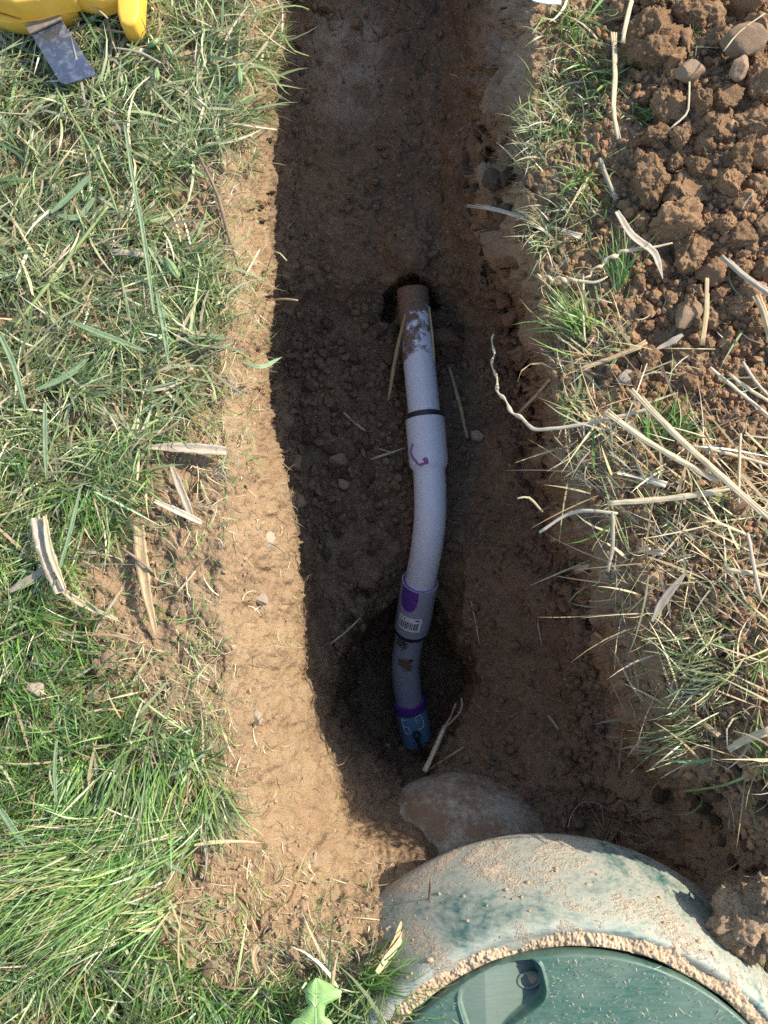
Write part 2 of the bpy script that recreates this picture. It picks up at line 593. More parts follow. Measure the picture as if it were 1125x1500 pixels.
# spade scratches running down the pale cut face
scr = pnoise(W * np.array([60, 60, 9.0]), 1, 51)
wallm = ((1 - loam) * sstep(0.9, 0.5, N[:, 2]))
d += wallm * 0.008 * scr
rid = np.abs(pnoise(W + .02 * np.stack([pnoise(W, 18, 111), pnoise(W, 18, 112), pnoise(W, 18, 113)], 1), 15, 114))
d -= .010 * sstep(.035, .0, rid) * np.clip(3 * pnoise(W, 6, 115), 0, 1)
pit = worley(W, 60, 116)
d -= .008 * sstep(.30, .12, pit) * np.clip(.2 + 2 * pnoise(W, 9, 117), 0, 1)
d += .010 * np.abs(fbm(W, 55, 118, 4)) * (1 - np.clip(rough_w, 0, 1)) * np.clip(.5 + 1.6 * pnoise(W, 7, 119), .1, 1.4)
d += .012 * fbm(W, 17, 121, 2) * (1 - np.clip(rough_w, 0, 1))
blk = worley(W + .03 * np.stack([pnoise(W, 12, 131), pnoise(W, 12, 132), pnoise(W, 12, 133)], 1), 11, 134)
onwall = clay * (1 - .8 * loam)
d -= onwall * .030 * sstep(.50, .85, blk)
d += onwall * .030 * fbm(W, 7, 135, 3)
d += loam * .016 * fbm(W, 10, 137, 3)
flake = worley(W * np.array([1, 1, .6]), 26, 122)
d -= .007 * sstep(.62, .85, flake) * (1 - loam)
W = W + N * d[:, None]
N = grid_normals(W)
idx = np.arange(nu * nv).reshape(nv, nu)
quads = np.stack([idx[:-1, :-1], idx[1:, :-1], idx[1:, 1:], idx[:-1, 1:]], -1).reshape(-1, 4)
topsoil = np.clip(bank_r * 0.85 + sstep(70, -70, UU - np.interp(VV[:, 0], VA, cu[:, 0])[:, None] + 160 * (lump - .05)).ravel() * 0.6 + 0.3 * fbm(W, 14, 71, 2), 0, 1)
grey = np.clip(0.75 * sstep(1.1, .3, ell(510, 90, 80, 120)).ravel() + 0.5 * sstep(1.1, .3, ell(740, 60, 50, 120)).ravel(), 0, 1) * np.clip(0.6 + 1.2 * fbm(W, 14, 75, 3), 0, 1)
ground = link('ground', new_mesh('ground', W, quads, True, M['ground'], dict(loam=loam, clay=clay, top=topsoil, grey=grey)),
              kind='structure', label='bare brown soil with a narrow trench cut through the lawn')
# the field round about, out to the horizon
ring = np.concatenate([idx[0, :], idx[1:, -1], idx[-1, ::-1][1:], idx[::-1, 0][1:-1]])
e0 = W[ring]
ctr = e0.mean(0)
outs = [e0]
for sc_, zz in ((1.15, None), (3, -.02), (12, -.02), (60, -.02)):
    q = ctr + (e0 - ctr) * sc_
    q[:, 2] = e0[:, 2] * .5 if zz is None else zz
    outs.append(q)
fv = np.concatenate(outs)
k = len(ring)
a = np.arange(k); b = (a + 1) % k
fq = np.concatenate([np.stack([a + r_ * k, b + r_ * k, b + (r_ + 1) * k, a + (r_ + 1) * k], 1) for r_ in range(4)])
tf = NT('field_grass')
tf.set(base=tf.mix(tf.mrange(tf.noise(25, 5, 0.6), .35, .65), (0.09, 0.13, 0.045), (0.2, 0.17, 0.09)), rough=0.9,
       normal=tf.bump(tf.noise(60, 5), 0.03, 0.8), spec=0.2)
link('field', new_mesh('field', fv, fq[:, ::-1], True, tf.m), kind='structure', label='open grass field round the trench')

IU = np.arange(nu); IV = np.arange(nv)
WG = W.reshape(nv, nu, 3); NG = N.reshape(nv, nu, 3)


def surf(u, v):
    """ground point and normal at photo position"""
    fi = np.interp(u, UA, IU); fj = np.interp(v, VA, IV)
    i0 = np.clip(fi.astype(int), 0, nu - 2); j0 = np.clip(fj.astype(int), 0, nv - 2)
    a = np.asarray(fi - i0)[..., None]; b = np.asarray(fj - j0)[..., None]
    p = (WG[j0, i0] * (1 - a) * (1 - b) + WG[j0, i0 + 1] * a * (1 - b) + WG[j0 + 1, i0] * (1 - a) * b + WG[j0 + 1, i0 + 1] * a * b)
    return p, NG[j0, i0]


def zat(u, v):
    return surf(np.asarray(u, float), np.asarray(v, float))[0][..., 2]


# ------------------------------------------------------------------ green tank riser
ZL = 0.10                               # height of the lid rim
TC = np.array([0.328, -0.977])          # centre on the ground plan
tank = thing('septic_tank_riser', 'dusty green plastic tank riser with a round lid rising out of the trench', 'tank riser', (TC[0], TC[1], ZL))


def mat_tank(name, dust_lo, dust_hi, base, base2, film_a=(0.53, 0.455, 0.33), film_b=(0.38, 0.375, 0.30)):
    t = NT(name)
    co = t.coord()
    n1 = t.noise(7, 7, 0.68, co, 0.4)
    n2 = t.noise(45, 6, 0.7, co)
    n3 = t.noise(260, 4, 0.6, co)
    mp = t.n('ShaderNodeMapping')
    mp.inputs['Rotation'].default_value = (0, 0, 0.5)
    mp.inputs['Scale'].default_value = (1, 7, 1)
    t.l(co, mp.inputs[0])
    n4 = t.noise(28, 5, 0.7, mp.outputs[0])
    mixn = t.math('ADD', t.math('MULTIPLY', n1, 0.6), t.math('ADD', t.math('MULTIPLY', n2, 0.25), t.math('MULTIPLY', n4, 0.15)))
    green = t.mix(t.mrange(n4, 0.4, 0.65), base, base2)
    film = t.mix(t.mrange(n2, 0.3, 0.7), film_a, film_b)
    crust = t.mix(t.mrange(n3, 0.35, 0.65), (0.56, 0.45, 0.31), (0.48, 0.365, 0.24))
    d1 = t.mrange(mixn, dust_lo, dust_hi)
    c = t.mix(t.math('MULTIPLY', d1, 0.9), green, film)
    d2 = t.mrange(t.math('ADD', mixn, t.math('MULTIPLY', t.math('SUBTRACT', n3, .5), .06)), dust_hi - 0.025, dust_hi + 0.05)
    c = t.mix(d2, c, crust)
    nb = t.bump(d2, 0.003, 0.8)
    nb = t.bump(t.math('MULTIPLY', n3, d2), 0.0018, 0.7, nb)
    nb = t.bump(n4, 0.0008, 0.5, nb)
    rough = t.math('ADD', 0.36, t.math('MULTIPLY', d1, 0.5))
    return t.set(base=c, rough=rough, normal=nb, spec=0.45)


M['tank'] = mat_tank('dusty_green_plastic', 0.395, 0.545, (0.045, 0.115, 0.10), (0.075, 0.15, 0.13))
M['lid'] = mat_tank('green_lid_plastic', 0.42, 0.74, (0.033, 0.082, 0.058), (0.047, 0.108, 0.078), (.16, .19, .14), (.09, .135, .10))
M['pocket'] = mat_tank('dusty_pocket_plastic', 0.34, 0.62, (0.06, 0.115, 0.09), (0.09, 0.145, 0.11), (.15, .17, .125), (.11, .14, .105))


def revolve(prof, th0, th1, n, wob=0.0, seed=0, closed=False):
    th = np.linspace(th0, th1, n, endpoint=not closed)
    pr = np.array(prof)
    r = pr[:, 0][:, None] + 0 * th; z = pr[:, 1][:, None] + 0 * th
    p = np.stack([r * np.cos(th), r * np.sin(th), z], -1)
    if wob:
        q = p.reshape(-1, 3)
        p = p + (wob * fbm(q, 8, seed, 3)).reshape(p.shape[:2])[..., None] * np.array([.3, .3, 1])
    m = len(pr)
    ix = np.arange(m * n).reshape(m, n)
    if closed:
        ix = np.concatenate([ix, ix[:, :1]], 1)
    f = np.stack([ix[:-1, :-1], ix[:-1, 1:], ix[1:, 1:], ix[1:, :-1]], -1).reshape(-1, 4)
    return p.reshape(-1, 3), f


def dense(prof, n):
    pr = np.array(prof, float)
    t = np.concatenate([[0], np.cumsum(np.linalg.norm(np.diff(pr, axis=0), axis=1))])
    q = pchip(np.linspace(0, t[-1], n), t, pr)
    return q


RL = 0.415
rp = dense([(RL + .004, -.06), (RL + .006, -.028), (RL + .022, -.026), (RL + .028, -.018), (RL + .036, -.015), (RL + .045, -.022),
            (RL + .060, -.052), (RL + .080, -.103), (RL + .100, -.165), (RL + .117, -.222), (RL + .125, -.262), (RL + .121, -.285), (RL + .100, -.305), (RL + .06, -.36), (RL + .04, -.60)], 80)
pv, pf = revolve(rp, 0, 2 * math.pi, 360, 0.003, 5, closed=True)
link('riser_wall', new_mesh('riser_wall', pv, pf[:, ::-1], True, M['tank']), tank)

# lid: a low dome with a sunk finger pocket at its edge
lo = lambda u, v, z=0.0: (P(u, v, z + ZL)[:2] - TC)
pocket = [lo(667, 1455), lo(690, 1430), lo(725, 1414), lo(760, 1406), lo(789, 1405), lo(797, 1432), lo(800, 1455), lo(786, 1472), lo(765, 1486), lo(745, 1500), lo(722, 1530), lo(692, 1530), lo(676, 1490)]
for _k in range(2):
    pocket = [tuple(np.array(a_) * (1 - f_) + np.array(b_) * f_) for a_, b_ in zip(pocket, pocket[1:] + pocket[:1]) for f_ in (.25, .75)]
th_a = np.concatenate([np.linspace(R(70), R(125), 500, endpoint=False), np.linspace(R(125), R(430), 260, endpoint=False)])
rr_ = np.concatenate([np.linspace(0.001, 0.28, 24, endpoint=False), np.linspace(0.28, RL - .004, 110), [RL - .001, RL, RL + .0005, RL + .0005]])
RRm, THm = np.meshgrid(rr_, th_a, indexing='ij')
lx, ly = RRm * np.cos(THm), RRm * np.sin(THm)
lz = 0.03 * (1 - (RRm / RL) ** 2)
for q_ in (1, 2, 3, 4):
    lz[-q_] -= (0.045, 0.012, 0.004, 0.0012)[q_ - 1]
ins = inpoly(lx, ly, pocket)
pd = np.full(lx.shape, 9.0)
pp_ = pocket + [pocket[0]]
for (x1, y1), (x2, y2) in zip(pp_[:-1], pp_[1:]):
    l2 = (x2 - x1) ** 2 + (y2 - y1) ** 2
    t = np.clip(((lx - x1) * (x2 - x1) + (ly - y1) * (y2 - y1)) / l2, 0, 1)
    pd = np.minimum(pd, np.hypot(lx - x1 - t * (x2 - x1), ly - y1 - t * (y2 - y1)))
sd = np.where(ins, pd, -pd)
edge_r = 0.004 * np.exp(-(sd / 0.003) ** 2)
sink = sstep(0.0, 0.009, sd)
slope = np.clip(0.5 + (lx - lo(735, 1450)[0]) / 0.11, 0.25, 1.15)      # deeper towards its right end
lz = lz + edge_r * (RRm < RL - .006) - sink * 0.030 * slope * (RRm < RL + .0003)
lp = np.stack([lx, ly, lz], -1)
mr, mt = lx.shape
ix = np.arange(mr * mt).reshape(mr, mt)
ix = np.concatenate([ix, ix[:, :1]], 1)
lf = np.stack([ix[:-1, :-1], ix[1:, :-1], ix[1:, 1:], ix[:-1, 1:]], -1).reshape(-1, 4)
pk = (sink > 0.5).ravel()[lf].mean(1) > 0.5
lid = link('lid', new_mesh('lid', lp.reshape(-1, 3), lf[~pk], True, M['lid']), tank)
link('finger_pocket', new_mesh('finger_pocket', lp.reshape(-1, 3), lf[pk], True, M['pocket']), lid)
# eyelet in the pocket
eo = lo(774, 1433, -0.025)
ez = lp[..., 2].ravel()[np.argmin((lx - eo[0]).ravel() ** 2 + (ly - eo[1]).ravel() ** 2)] + .001
ev, ef = revolve([(.0235, -.006), (.0235, .003), (.021, .006), (.017, .006), (.0155, .003), (.0155, -.014)], 0, 2 * math.pi, 40, closed=True)
ev = ev * np.array([1.0, .62, 1])
cz_, sz_ = math.cos(R(8)), math.sin(R(8))
ev = np.stack([ev[:, 0] * cz_ - ev[:, 1] * sz_ + eo[0], ev[:, 0] * sz_ + ev[:, 1] * cz_ + eo[1], ev[:, 2] + ez], 1)
link('eyelet', new_mesh('eyelet', ev, ef[:, ::-1], True, M['pocket']), lid)
dv, df = revolve([(.0001, -.0), (.0156, 0)], 0, 2 * math.pi, 24, closed=True)
dv = dv * np.array([1, .62, 1]) + np.array([eo[0], eo[1], ez - .001])
link('eyelet_dirt', new_mesh('eyelet_dirt', dv, df[:, ::-1], True, M['crumb_tan']), lid)

# soil packed in the groove round the lid
gp = dense([(RL + .0045, -.024), (RL + .008, -.015), (RL + .014, -.014), (RL + .022, -.0165), (RL + .030, -.0175), (RL + .046, -.026)], 30)
gv, gf = revolve(gp, R(20), R(165), 1100)
gth = np.arctan2(gv[:, 1], gv[:, 0])
gd = 0.016 * fbm(gv, 9, 91, 6, .62) + 0.004 * (.55 - worley(gv, 90, 12)) + .005 * (.5 - worley(gv, 190, 13)) - .020 * np.clip(3 * pnoise(gv, 8, 98) - .1, 0, 1) - 0.007 * sstep(R(52), R(35), gth) - .0045
gv = gv + np.stack([np.cos(gth) * gd * .5, np.sin(gth) * gd * .5, gd], 1)
link('groove_dirt', new_mesh('groove_dirt', gv, gf[:, ::-1], True, M['groove']), tank)

# shoulder of the buried tank just showing in the trench
t = NT('muddy_tank_plastic')
co = t.coord()
n1 = t.noise(9, 6, 0.7, co); n2 = t.noise(60, 5, 0.7, co)
c = t.mix(t.mrange(n2, .35, .65), (0.44, 0.39, 0.30), (0.34, 0.30, 0.23))
c = t.mix(t.mrange(t.math('ADD', t.math('MULTIPLY', n1, .7), t.math('MULTIPLY', n2, .3)), .44, .55), c, (0.25, 0.17, 0.108))
M['shoulder'] = t.set(base=c, rough=0.85, normal=t.bump(n2, 0.004, 0.6), spec=0.2)
bm = bmesh.new()
bmesh.ops.create_uvsphere(bm, u_segments=64, v_segments=40, radius=1)
for v_ in bm.verts:
    v_.co = Vector((v_.co.x * .29, v_.co.y * .26, v_.co.z * .22))
    q = np.array([list(v_.co)])
    v_.co *= 1 + 0.02 * float(pnoise(q, 9, 3)[0])
me = bpy.data.meshes.new('tank_shoulder'); bm.to_mesh(me); bm.free()
me.materials.append(M['shoulder'])
for p_ in me.polygons: p_.use_smooth = True
sh = link('tank_shoulder', me, tank)
sh.location = V(668, 1282, -.665) - Vector((TC[0], TC[1], ZL))
sh.rotation_euler = (0, 0, R(12))

# ------------------------------------------------------------------ drain pipe
def catmull(pts, n):
    pts = np.array(pts, float)
    t = np.concatenate([[0], np.cumsum(np.linalg.norm(np.diff(pts[:, :3], axis=0), axis=1))])
    tt = np.linspace(0, t[-1], n)
    h = np.diff(t)
    dd = np.diff(pts, axis=0) / h[:, None]
    m = np.zeros_like(pts)
    m[0], m[-1] = dd[0], dd[-1]
    for k in range(1, len(pts) - 1):
        m[k] = (dd[k - 1] * h[k] + dd[k] * h[k - 1]) / (h[k] + h[k - 1])
    i = np.clip(np.searchsorted(t, tt) - 1, 0, len(t) - 2)
    s = ((tt - t[i]) / h[i])[:, None]; hh = h[i][:, None]
    return ((1 + 2 * s) * (1 - s) ** 2 * pts[i] + s * (1 - s) ** 2 * hh * m[i] + s * s * (3 - 2 * s) * pts[i + 1] + s * s * (s - 1) * hh * m[i + 1])


def tube(path, rad, seg=24, cap=True, flat=1.0, up=(0, 0, 1)):
    """tube along path (K,3) with radii; also flattened; returns verts, faces list, frames"""
    path = np.array(path, float)
    K = len(path)
    rad = np.broadcast_to(np.asarray(rad, float), (K,)).copy()
    T = np.gradient(path, axis=0)
    T /= np.linalg.norm(T, axis=1, keepdims=True) + 1e-12
    upv = np.array(up, float)
    A = np.cross(T, upv)
    bad = np.linalg.norm(A, axis=1) < 1e-3
    A[bad] = np.cross(T[bad], np.array([1, 0, 0.3]))
    A /= np.linalg.norm(A, axis=1, keepdims=True)
    B = np.cross(A, T)
    an = np.linspace(0, 2 * math.pi, seg, endpoint=False)
    v = path[:, None] + rad[:, None, None] * (np.cos(an)[None, :, None] * A[:, None] + flat * np.sin(an)[None, :, None] * B[:, None])
    ix = np.arange(K * seg).reshape(K, seg)
    ix = np.concatenate([ix, ix[:, :1]], 1)
    q = np.stack([ix[:-1, :-1], ix[:-1, 1:], ix[1:, 1:], ix[1:, :-1]], -1).reshape(-1, 4)
    v = v.reshape(-1, 3)
    fs = [q]
    if cap:
        c0, c1 = len(v), len(v) + 1
        v = np.concatenate([v, path[:1], path[-1:]])
        a = np.arange(seg); b = (a + 1) % seg
        fs.append(np.concatenate([np.stack([b, a, a * 0 + c0], 1), np.stack([a + (K - 1) * seg, b + (K - 1) * seg, a * 0 + c1], 1)]))
    return v, fs, (path, T, A, B, rad)


def mat_pvc(name, base, mud=None, rough=0.38):
    t = NT(name)
    co = t.coord()
    n1 = t.noise(40, 5, 0.6, co)
    c = t.mix(t.mrange(n1, .4, .7, 0, .35), base, tuple(x * .85 for x in base))
    sc = t.noise(200, 4, 0.7, co)
    c = t.mix(t.mrange(sc, .62, .7, 0, .25), c, (0.3, 0.24, 0.18))
    if mud:
        mk = t.attr('mud', 'Fac')
        nm = t.noise(34, 6, 0.62, co)
        fac = t.mrange(t.math('ADD', mk, t.math('MULTIPLY', t.math('SUBTRACT', nm, 0.5), 1.6)), 0.40, 0.62)
        mc = t.mix(t.mrange(t.noise(120, 4, 0.6, co), .35, .65), mud, tuple(x * .65 for x in mud))
        c = t.mix(fac, c, mc)
        nb = t.bump(fac, 0.003, 0.9)
        nb = t.bump(t.math('MULTIPLY', fac, t.noise(260, 4, .6, co)), 0.004, .8, nb)
        return t.set(base=c, rough=t.math('ADD', rough, t.math('MULTIPLY', fac, 0.5)), normal=nb, spec=0.45)
    return t.set(base=c, rough=rough, spec=0.45, normal=t.bump(sc, 0.0003, 0.5))


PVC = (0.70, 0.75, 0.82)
M['pvc'] = mat_pvc('pale_pvc', PVC)
M['pvc_mud'] = mat_pvc('muddy_pvc', PVC, (0.25, 0.165, 0.105))
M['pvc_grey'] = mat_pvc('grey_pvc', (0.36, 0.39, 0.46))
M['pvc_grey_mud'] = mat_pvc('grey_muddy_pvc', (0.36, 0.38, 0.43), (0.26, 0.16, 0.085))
M['pvc_blue'] = mat_pvc('blue_pvc', (0.20, 0.38, 0.58))
for nm, cc, rg in (('primer', (0.12, 0.045, 0.28), .4), ('dark_ring', (0.035, 0.035, 0.045), .45), ('label_white', (0.78, 0.78, 0.76), .5),
                   ('ink', (0.03, 0.03, 0.035), .5), ('mark_violet', (0.23, 0.10, 0.27), .5), ('wire_black', (0.02, 0.02, 0.02), .5), ('mark_pale', (0.5, 0.55, 0.62), .5)):
    t = NT(nm)
    nn = t.noise(70, 4, .6)
    M[nm] = t.set(base=t.mix(t.mrange(nn, .35, .65), cc, tuple(min(1, x * 1.35 + .004) for x in cc)), rough=rg, spec=0.4)

keys = [(603, 405, -.640), (606, 445, -.648), (613, 520, -.655), (620, 590, -.660), (626, 655, -.664), (630, 715, -.674), (630, 755, -.695), (626, 795, -.738),
        (620, 830, -.795), (612, 868, -.868), (606, 905, -.94), (599, 938, -1.01), (594, 972, -1.07), (596, 1005, -1.12), (602, 1040, -1.165), (612, 1085, -1.225)]
kp = np.array([P(*k_).tolist() + [k_[1]] for k_ in keys])
kk = catmull(kp, 400)            # x y z and the photo row
PR = 0.0465
pipe = thing('drain_pipe', 'pale plastic drain pipe lying along the trench and bending down to the tank', 'pipe', V(*keys[0]))
off = np.array(V(*keys[0]))


def seg_path(v0, v1, n=40):
    i0 = np.argmin(abs(kk[:, 3] - v0)); i1 = np.argmin(abs(kk[:, 3] - v1))
    ii = np.linspace(i0, i1, n)
    return np.stack([np.interp(ii, np.arange(400), kk[:, c_]) for c_ in range(3)], 1) - off


def pipe_part(name, v0, v1, rad, mat, n=60, seg=40, attrs=None, parent=pipe, cap=True):
    pth = seg_path(v0, v1, n)
    vv, ff, fr = tube(pth, rad if np.isscalar(rad) else np.interp(np.linspace(0, 1, n), *zip(*rad)), seg, cap)
    at = attrs(vv, n, seg) if attrs else None
    o = link(name, new_mesh(name, vv, ff, True, mat, at), parent)
    return o, fr


def mud_top(vv, n, seg):
    t = np.repeat(np.linspace(0, 1, n), seg)
    t = np.concatenate([t, [0, 1]])
    ang = np.concatenate([np.tile(np.linspace(0, 2 * math.pi, seg, endpoint=False), n), [0, 0]])
    side = np.cos(ang)
    m = np.interp(t, [0, .10, .17, .30, .50, .60, .68], [1.6, 1.1, .60, .48, .42, .05, -.4]) + .22 * side * (t < .6)
    return dict(mud=m)


def mud_low(vv, n, seg):
    p = vv + off
    m = np.full(len(vv), -.6)
    for (u, v, r_) in ((588, 943, .022), (595, 970, .024), (600, 975, .018)):
        i = np.argmin(abs(kk[:, 3] - v))
        q = P(u, v, kk[i, 2] + PR)
        m = np.maximum(m, 0.9 - np.linalg.norm(p - q, axis=1) / r_ * .5)
    return dict(mud=m)


pipe_part('upper_pipe', 424, 622, PR, M['pvc_mud'], 80, 40, mud_top)
pipe_part('joint_seal', 605, 616, PR + .0022, M['dark_ring'], 10)
bell, bell_fr = pipe_part('bell_socket', 614, 690, [(0, PR + .006), (.015, PR + .010), (.8, PR + .010), (.88, PR + .0085), (.97, PR + .001), (1, PR - .001)], M['pvc'], 70)
pipe_part('bent_pipe', 684, 880, PR, M['pvc'], 90)
# open-ended coupling that the bent pipe drops into
pth = seg_path(851, 918, 40)
full = np.concatenate([pth[::-1][-1:], pth])
rc = PR + .0095
vv, ff, cfr = tube(pth, rc, 48, False)
vi, fi, _ = tube(pth, PR + .0025, 48, False)
nA = len(vv)
rim = np.arange(48); rimn = (rim + 1) % 48
last = (40 - 1) * 48
fcs = ff + [fi[0][:, ::-1] + nA, np.stack([rimn, rim, rim + nA, rimn + nA], 1), np.stack([rim + last, rimn + last, rimn + last + nA, rim + last + nA], 1)]
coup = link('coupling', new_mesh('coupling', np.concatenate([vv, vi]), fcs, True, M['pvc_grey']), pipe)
for p_ in coup.data.polygons:
    p_.use_smooth = True
coup.data.set_sharp_from_angle(angle=R(40))
# primer collar inside the rim
rv, rf, _ = tube(seg_path(850.6, 853, 6), PR + .0055, 40, True)
link('primer_ring', new_mesh('primer_ring', rv, rf, True, M['primer']), coup)


def patch(fr, t0, t1, a0, a1, lift, mat, name, parent, nt=12, na=16, shape=None):
    """thin curved piece on a tube: t along 0..1, a across in radians (0 = right seen from above, pi/2 = up)"""
    path, T, A, B, rad = fr
    K = len(path)
    tt = np.linspace(t0, t1, nt) * (K - 1)
    aa = np.linspace(a0, a1, na)
    g = lambda arr: np.stack([np.interp(tt, np.arange(K), arr[:, c_]) for c_ in range(arr.shape[1])], 1)
    p, A_, B_ = g(path), g(A), g(B)
    r_ = np.interp(tt, np.arange(K), rad) + lift
    base = r_ - lift - .0004
    def lay(r__):
        return (p[:, None] + r__[:, None, None] * (np.cos(aa)[None, :, None] * A_[:, None] + np.sin(aa)[None, :, None] * B_[:, None])).reshape(-1, 3)
    v = lay(r_)
    ix = np.arange(nt * na).reshape(nt, na)
    f = np.stack([ix[:-1, :-1], ix[:-1, 1:], ix[1:, 1:], ix[1:, :-1]], -1).reshape(-1, 4)
    if shape is not None:
        cc = np.stack(np.meshgrid((np.arange(nt - 1) + .5) / (nt - 1), (np.arange(na - 1) + .5) / (na - 1), indexing='ij'), -1).reshape(-1, 2)
        f = f[[shape(x, y) for x, y in cc]]
    return link(name, new_mesh(name, v, f, True, mat), parent)


hp = math.pi / 2
# drip of purple primer, barcode sticker
patch(cfr, .01, .48, hp - 1.02, hp + .05, .0006, M['primer'], 'primer_stain', coup, 30, 40,
      lambda x, y: ((max(0, x - .45) / .5) ** 2 + ((y - .5) / .5) ** 2 < .95) )
FLIP = 1 if cfr[2][20][0] > 0 else -1
stk = patch(cfr, .56, .84, hp - .95, hp + .42, .0008, M['label_white'], 'barcode_sticker', coup, 10, 30)
bars = []
x = .07
rb = random.Random(3)
bar_spec = []
while x < .9:
    w_ = rb.choice([.012, .012, .022, .034])
    bar_spec.append((x, x + w_))
    x += w_ + rb.choice([.014, .014, .024, .04])
a0, a1 = hp - .95, hp + .42
for q0, q1 in bar_spec:
    bars.append((.655, .80, a0 + (a1 - a0) * q0, a0 + (a1 - a0) * q1))
bars += [(.59, .615, a0 + .1 * (a1 - a0), a0 + .32 * (a1 - a0)), (.59, .615, a0 + .74 * (a1 - a0), a0 + .92 * (a1 - a0)), (.625, .637, a0 + .1 * (a1 - a0), a0 + .5 * (a1 - a0))]
path, T_, A_, B_, rad_ = cfr
bvv, bff = [], []
for (t0, t1, q0, q1) in bars:
    for t_ in (t0, t1):
        for q_ in (q0, q1):
            k_ = t_ * 39
            g = lambda arr: np.array([np.interp(k_, np.arange(40), arr[:, c_]) for c_ in range(3)])
            bvv.append(g(path) + (rc + .0013) * (math.cos(q_) * g(A_) + math.sin(q_) * g(B_)))
    n_ = len(bvv)
    bff.append((n_ - 4, n_ - 3, n_ - 1, n_ - 2))
link('barcode_print', new_mesh('barcode_print', np.array(bvv), np.array(bff), False, M['ink']), stk)
pipe_part('coupling_seal', 914, 926, PR + .002, M['dark_ring'], 10)
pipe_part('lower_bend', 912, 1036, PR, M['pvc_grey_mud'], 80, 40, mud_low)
blue, bfr = pipe_part('blue_fitting', 1026, 1088, PR + .0075, M['pvc_blue'], 40)
pipe_part('primer_band', 1025, 1036, PR + .0086, M['primer'], 10, parent=blue)
# handwriting on the bell: a crooked purple L with a foot
path, T_, A_, B_, rad_ = bell_fr
def on_bell(t_, q_, lift=.0012, fr=bell_fr):
    K = len(fr[0]); k_ = t_ * (K - 1)
    g = lambda arr: np.array([np.interp(k_, np.arange(K), arr[:, c_]) for c_ in range(3)])
    return g(fr[0]) + (np.interp(k_, np.arange(K), fr[4]) + lift) * (math.cos(q_) * g(fr[2]) + math.sin(q_) * g(fr[3]))
def stroke(fr, pts, w, mat, name, parent):
    pts = catmull([on_bell(a_, b_, .0008, fr) for a_, b_ in pts], 26)
    vv, ff, _ = tube(pts, w, 6, True, .25)
    return vv, ff
def strokes(fr, list_, mat, name, parent):
    vs, fs, o_ = [], [], 0
    for pts, w in list_:
        vv, ff = stroke(fr, pts, w, mat, name, parent)
        vs.append(vv); fs += [f_ + o_ for f_ in ff]; o_ += len(vv)
    return link(name, new_mesh(name, np.concatenate(vs), fs, True, mat), parent)
SG = -1
strokes(bell_fr, [([(.55, hp + SG * .90), (.62, hp + SG * .98), (.72, hp + SG * .95), (.80, hp + SG * .78), (.90, hp + SG * .55), (.88, hp + SG * .2)], .0042),
                  ([(.50, hp + SG * .88), (.53, hp + SG * .80)], .0046), ([(.80, hp + SG * .3), (.90, hp + SG * .12)], .005), ([(.90, hp + SG * .48), (.86, hp + SG * .16), (.80, hp + SG * .22)], .0046)],
        M['mark_violet'], 'pen_mark', bell)
strokes(bfr, [([(.24, hp - .75), (.24, hp - .42)], .003), ([(.24, hp - .75), (.42, hp - .72), (.58, hp - .68)], .0034), ([(.40, hp - .72), (.42, hp - .45)], .003), ([(.58, hp - .68), (.56, hp - .38), (.40, hp - .42)], .0032)],
        M['mark_pale'], 'letter_mark', blue)
strokes(bfr, [([(.20, hp + .12), (.17, hp + .52)], .003), ([(.17, hp + .52), (.34, hp + .60), (.48, hp + .58)], .0032), ([(.20, hp + .12), (.36, hp + .18)], .003), ([(.26, hp + .3), (.40, hp + .36)], .002), ([(.52, hp + .22), (.48, hp + .58)], .0032)],
        M['mark_pale'], 'letter_mark', blue)
# black wire looped over the fitting
zb = -1.225
wp = [V(628, 1155, zat(628, 1155) + .004), V(627, 1130, zat(627, 1130) + .02), V(622, 1110, -1.02), V(614, 1092, -1.09), V(609, 1082, -1.12), V(606, 1077, -1.13), V(608, 1072, -1.13), V(612, 1072, -1.13), V(615, 1077, -1.125), V(614, 1084, -1.12), V(611, 1088, -1.11)]
wv, wf, _ = tube(catmull(np.array([list(q) for q in wp]), 60), .0042, 8)
wire = link('wire_loop', new_mesh('wire_loop', wv, wf, True, M['wire_black']), label='black wire looped over the blue fitting at the bottom of the pipe', cat='wire')

# ------------------------------------------------------------------ clods, stones, crumbs
def ico(sub):
    bm = bmesh.new()
    bmesh.ops.create_icosphere(bm, subdivisions=sub, radius=1)
    v = np.array([list(x.co) for x in bm.verts]); f = np.array([[y.index for y in x.verts] for x in bm.faces])
    bm.free()
    return v, f


def clod_mesh(name, seed, mat, sub=5, rough=1.0, cuts=None):
    v, f = ico(sub)
    rs = np.random.default_rng(seed)
    q = v + rs.random(3) * 20
    for k_ in range((11 if seed % 2 else 3) if cuts is None else cuts):
        n_ = rs.normal(size=3); n_ /= np.linalg.norm(n_)
        dd = v @ n_ - (.50 + .35 * rs.random())
        v = v - np.outer(np.maximum(dd, 0) * .9, n_)
    d_ = 1 + rough * (0.44 * fbm(q, 1.2, seed % 50, 3) + 0.26 * (0.5 - worley(q, 2.6, seed)) + 0.13 * (0.45 - worley(q, 6.0, seed + 1)) + 0.15 * (.45 - worley(q, 12.0, seed + 2)) + 0.08 * fbm(q, 9, seed % 40, 4, .65))
    v = v * d_[:, None] * np.array([1, .7 + .3 * rs.random(), .62 + .25 * rs.random()])
    return new_mesh(name, v, f, True, mat)


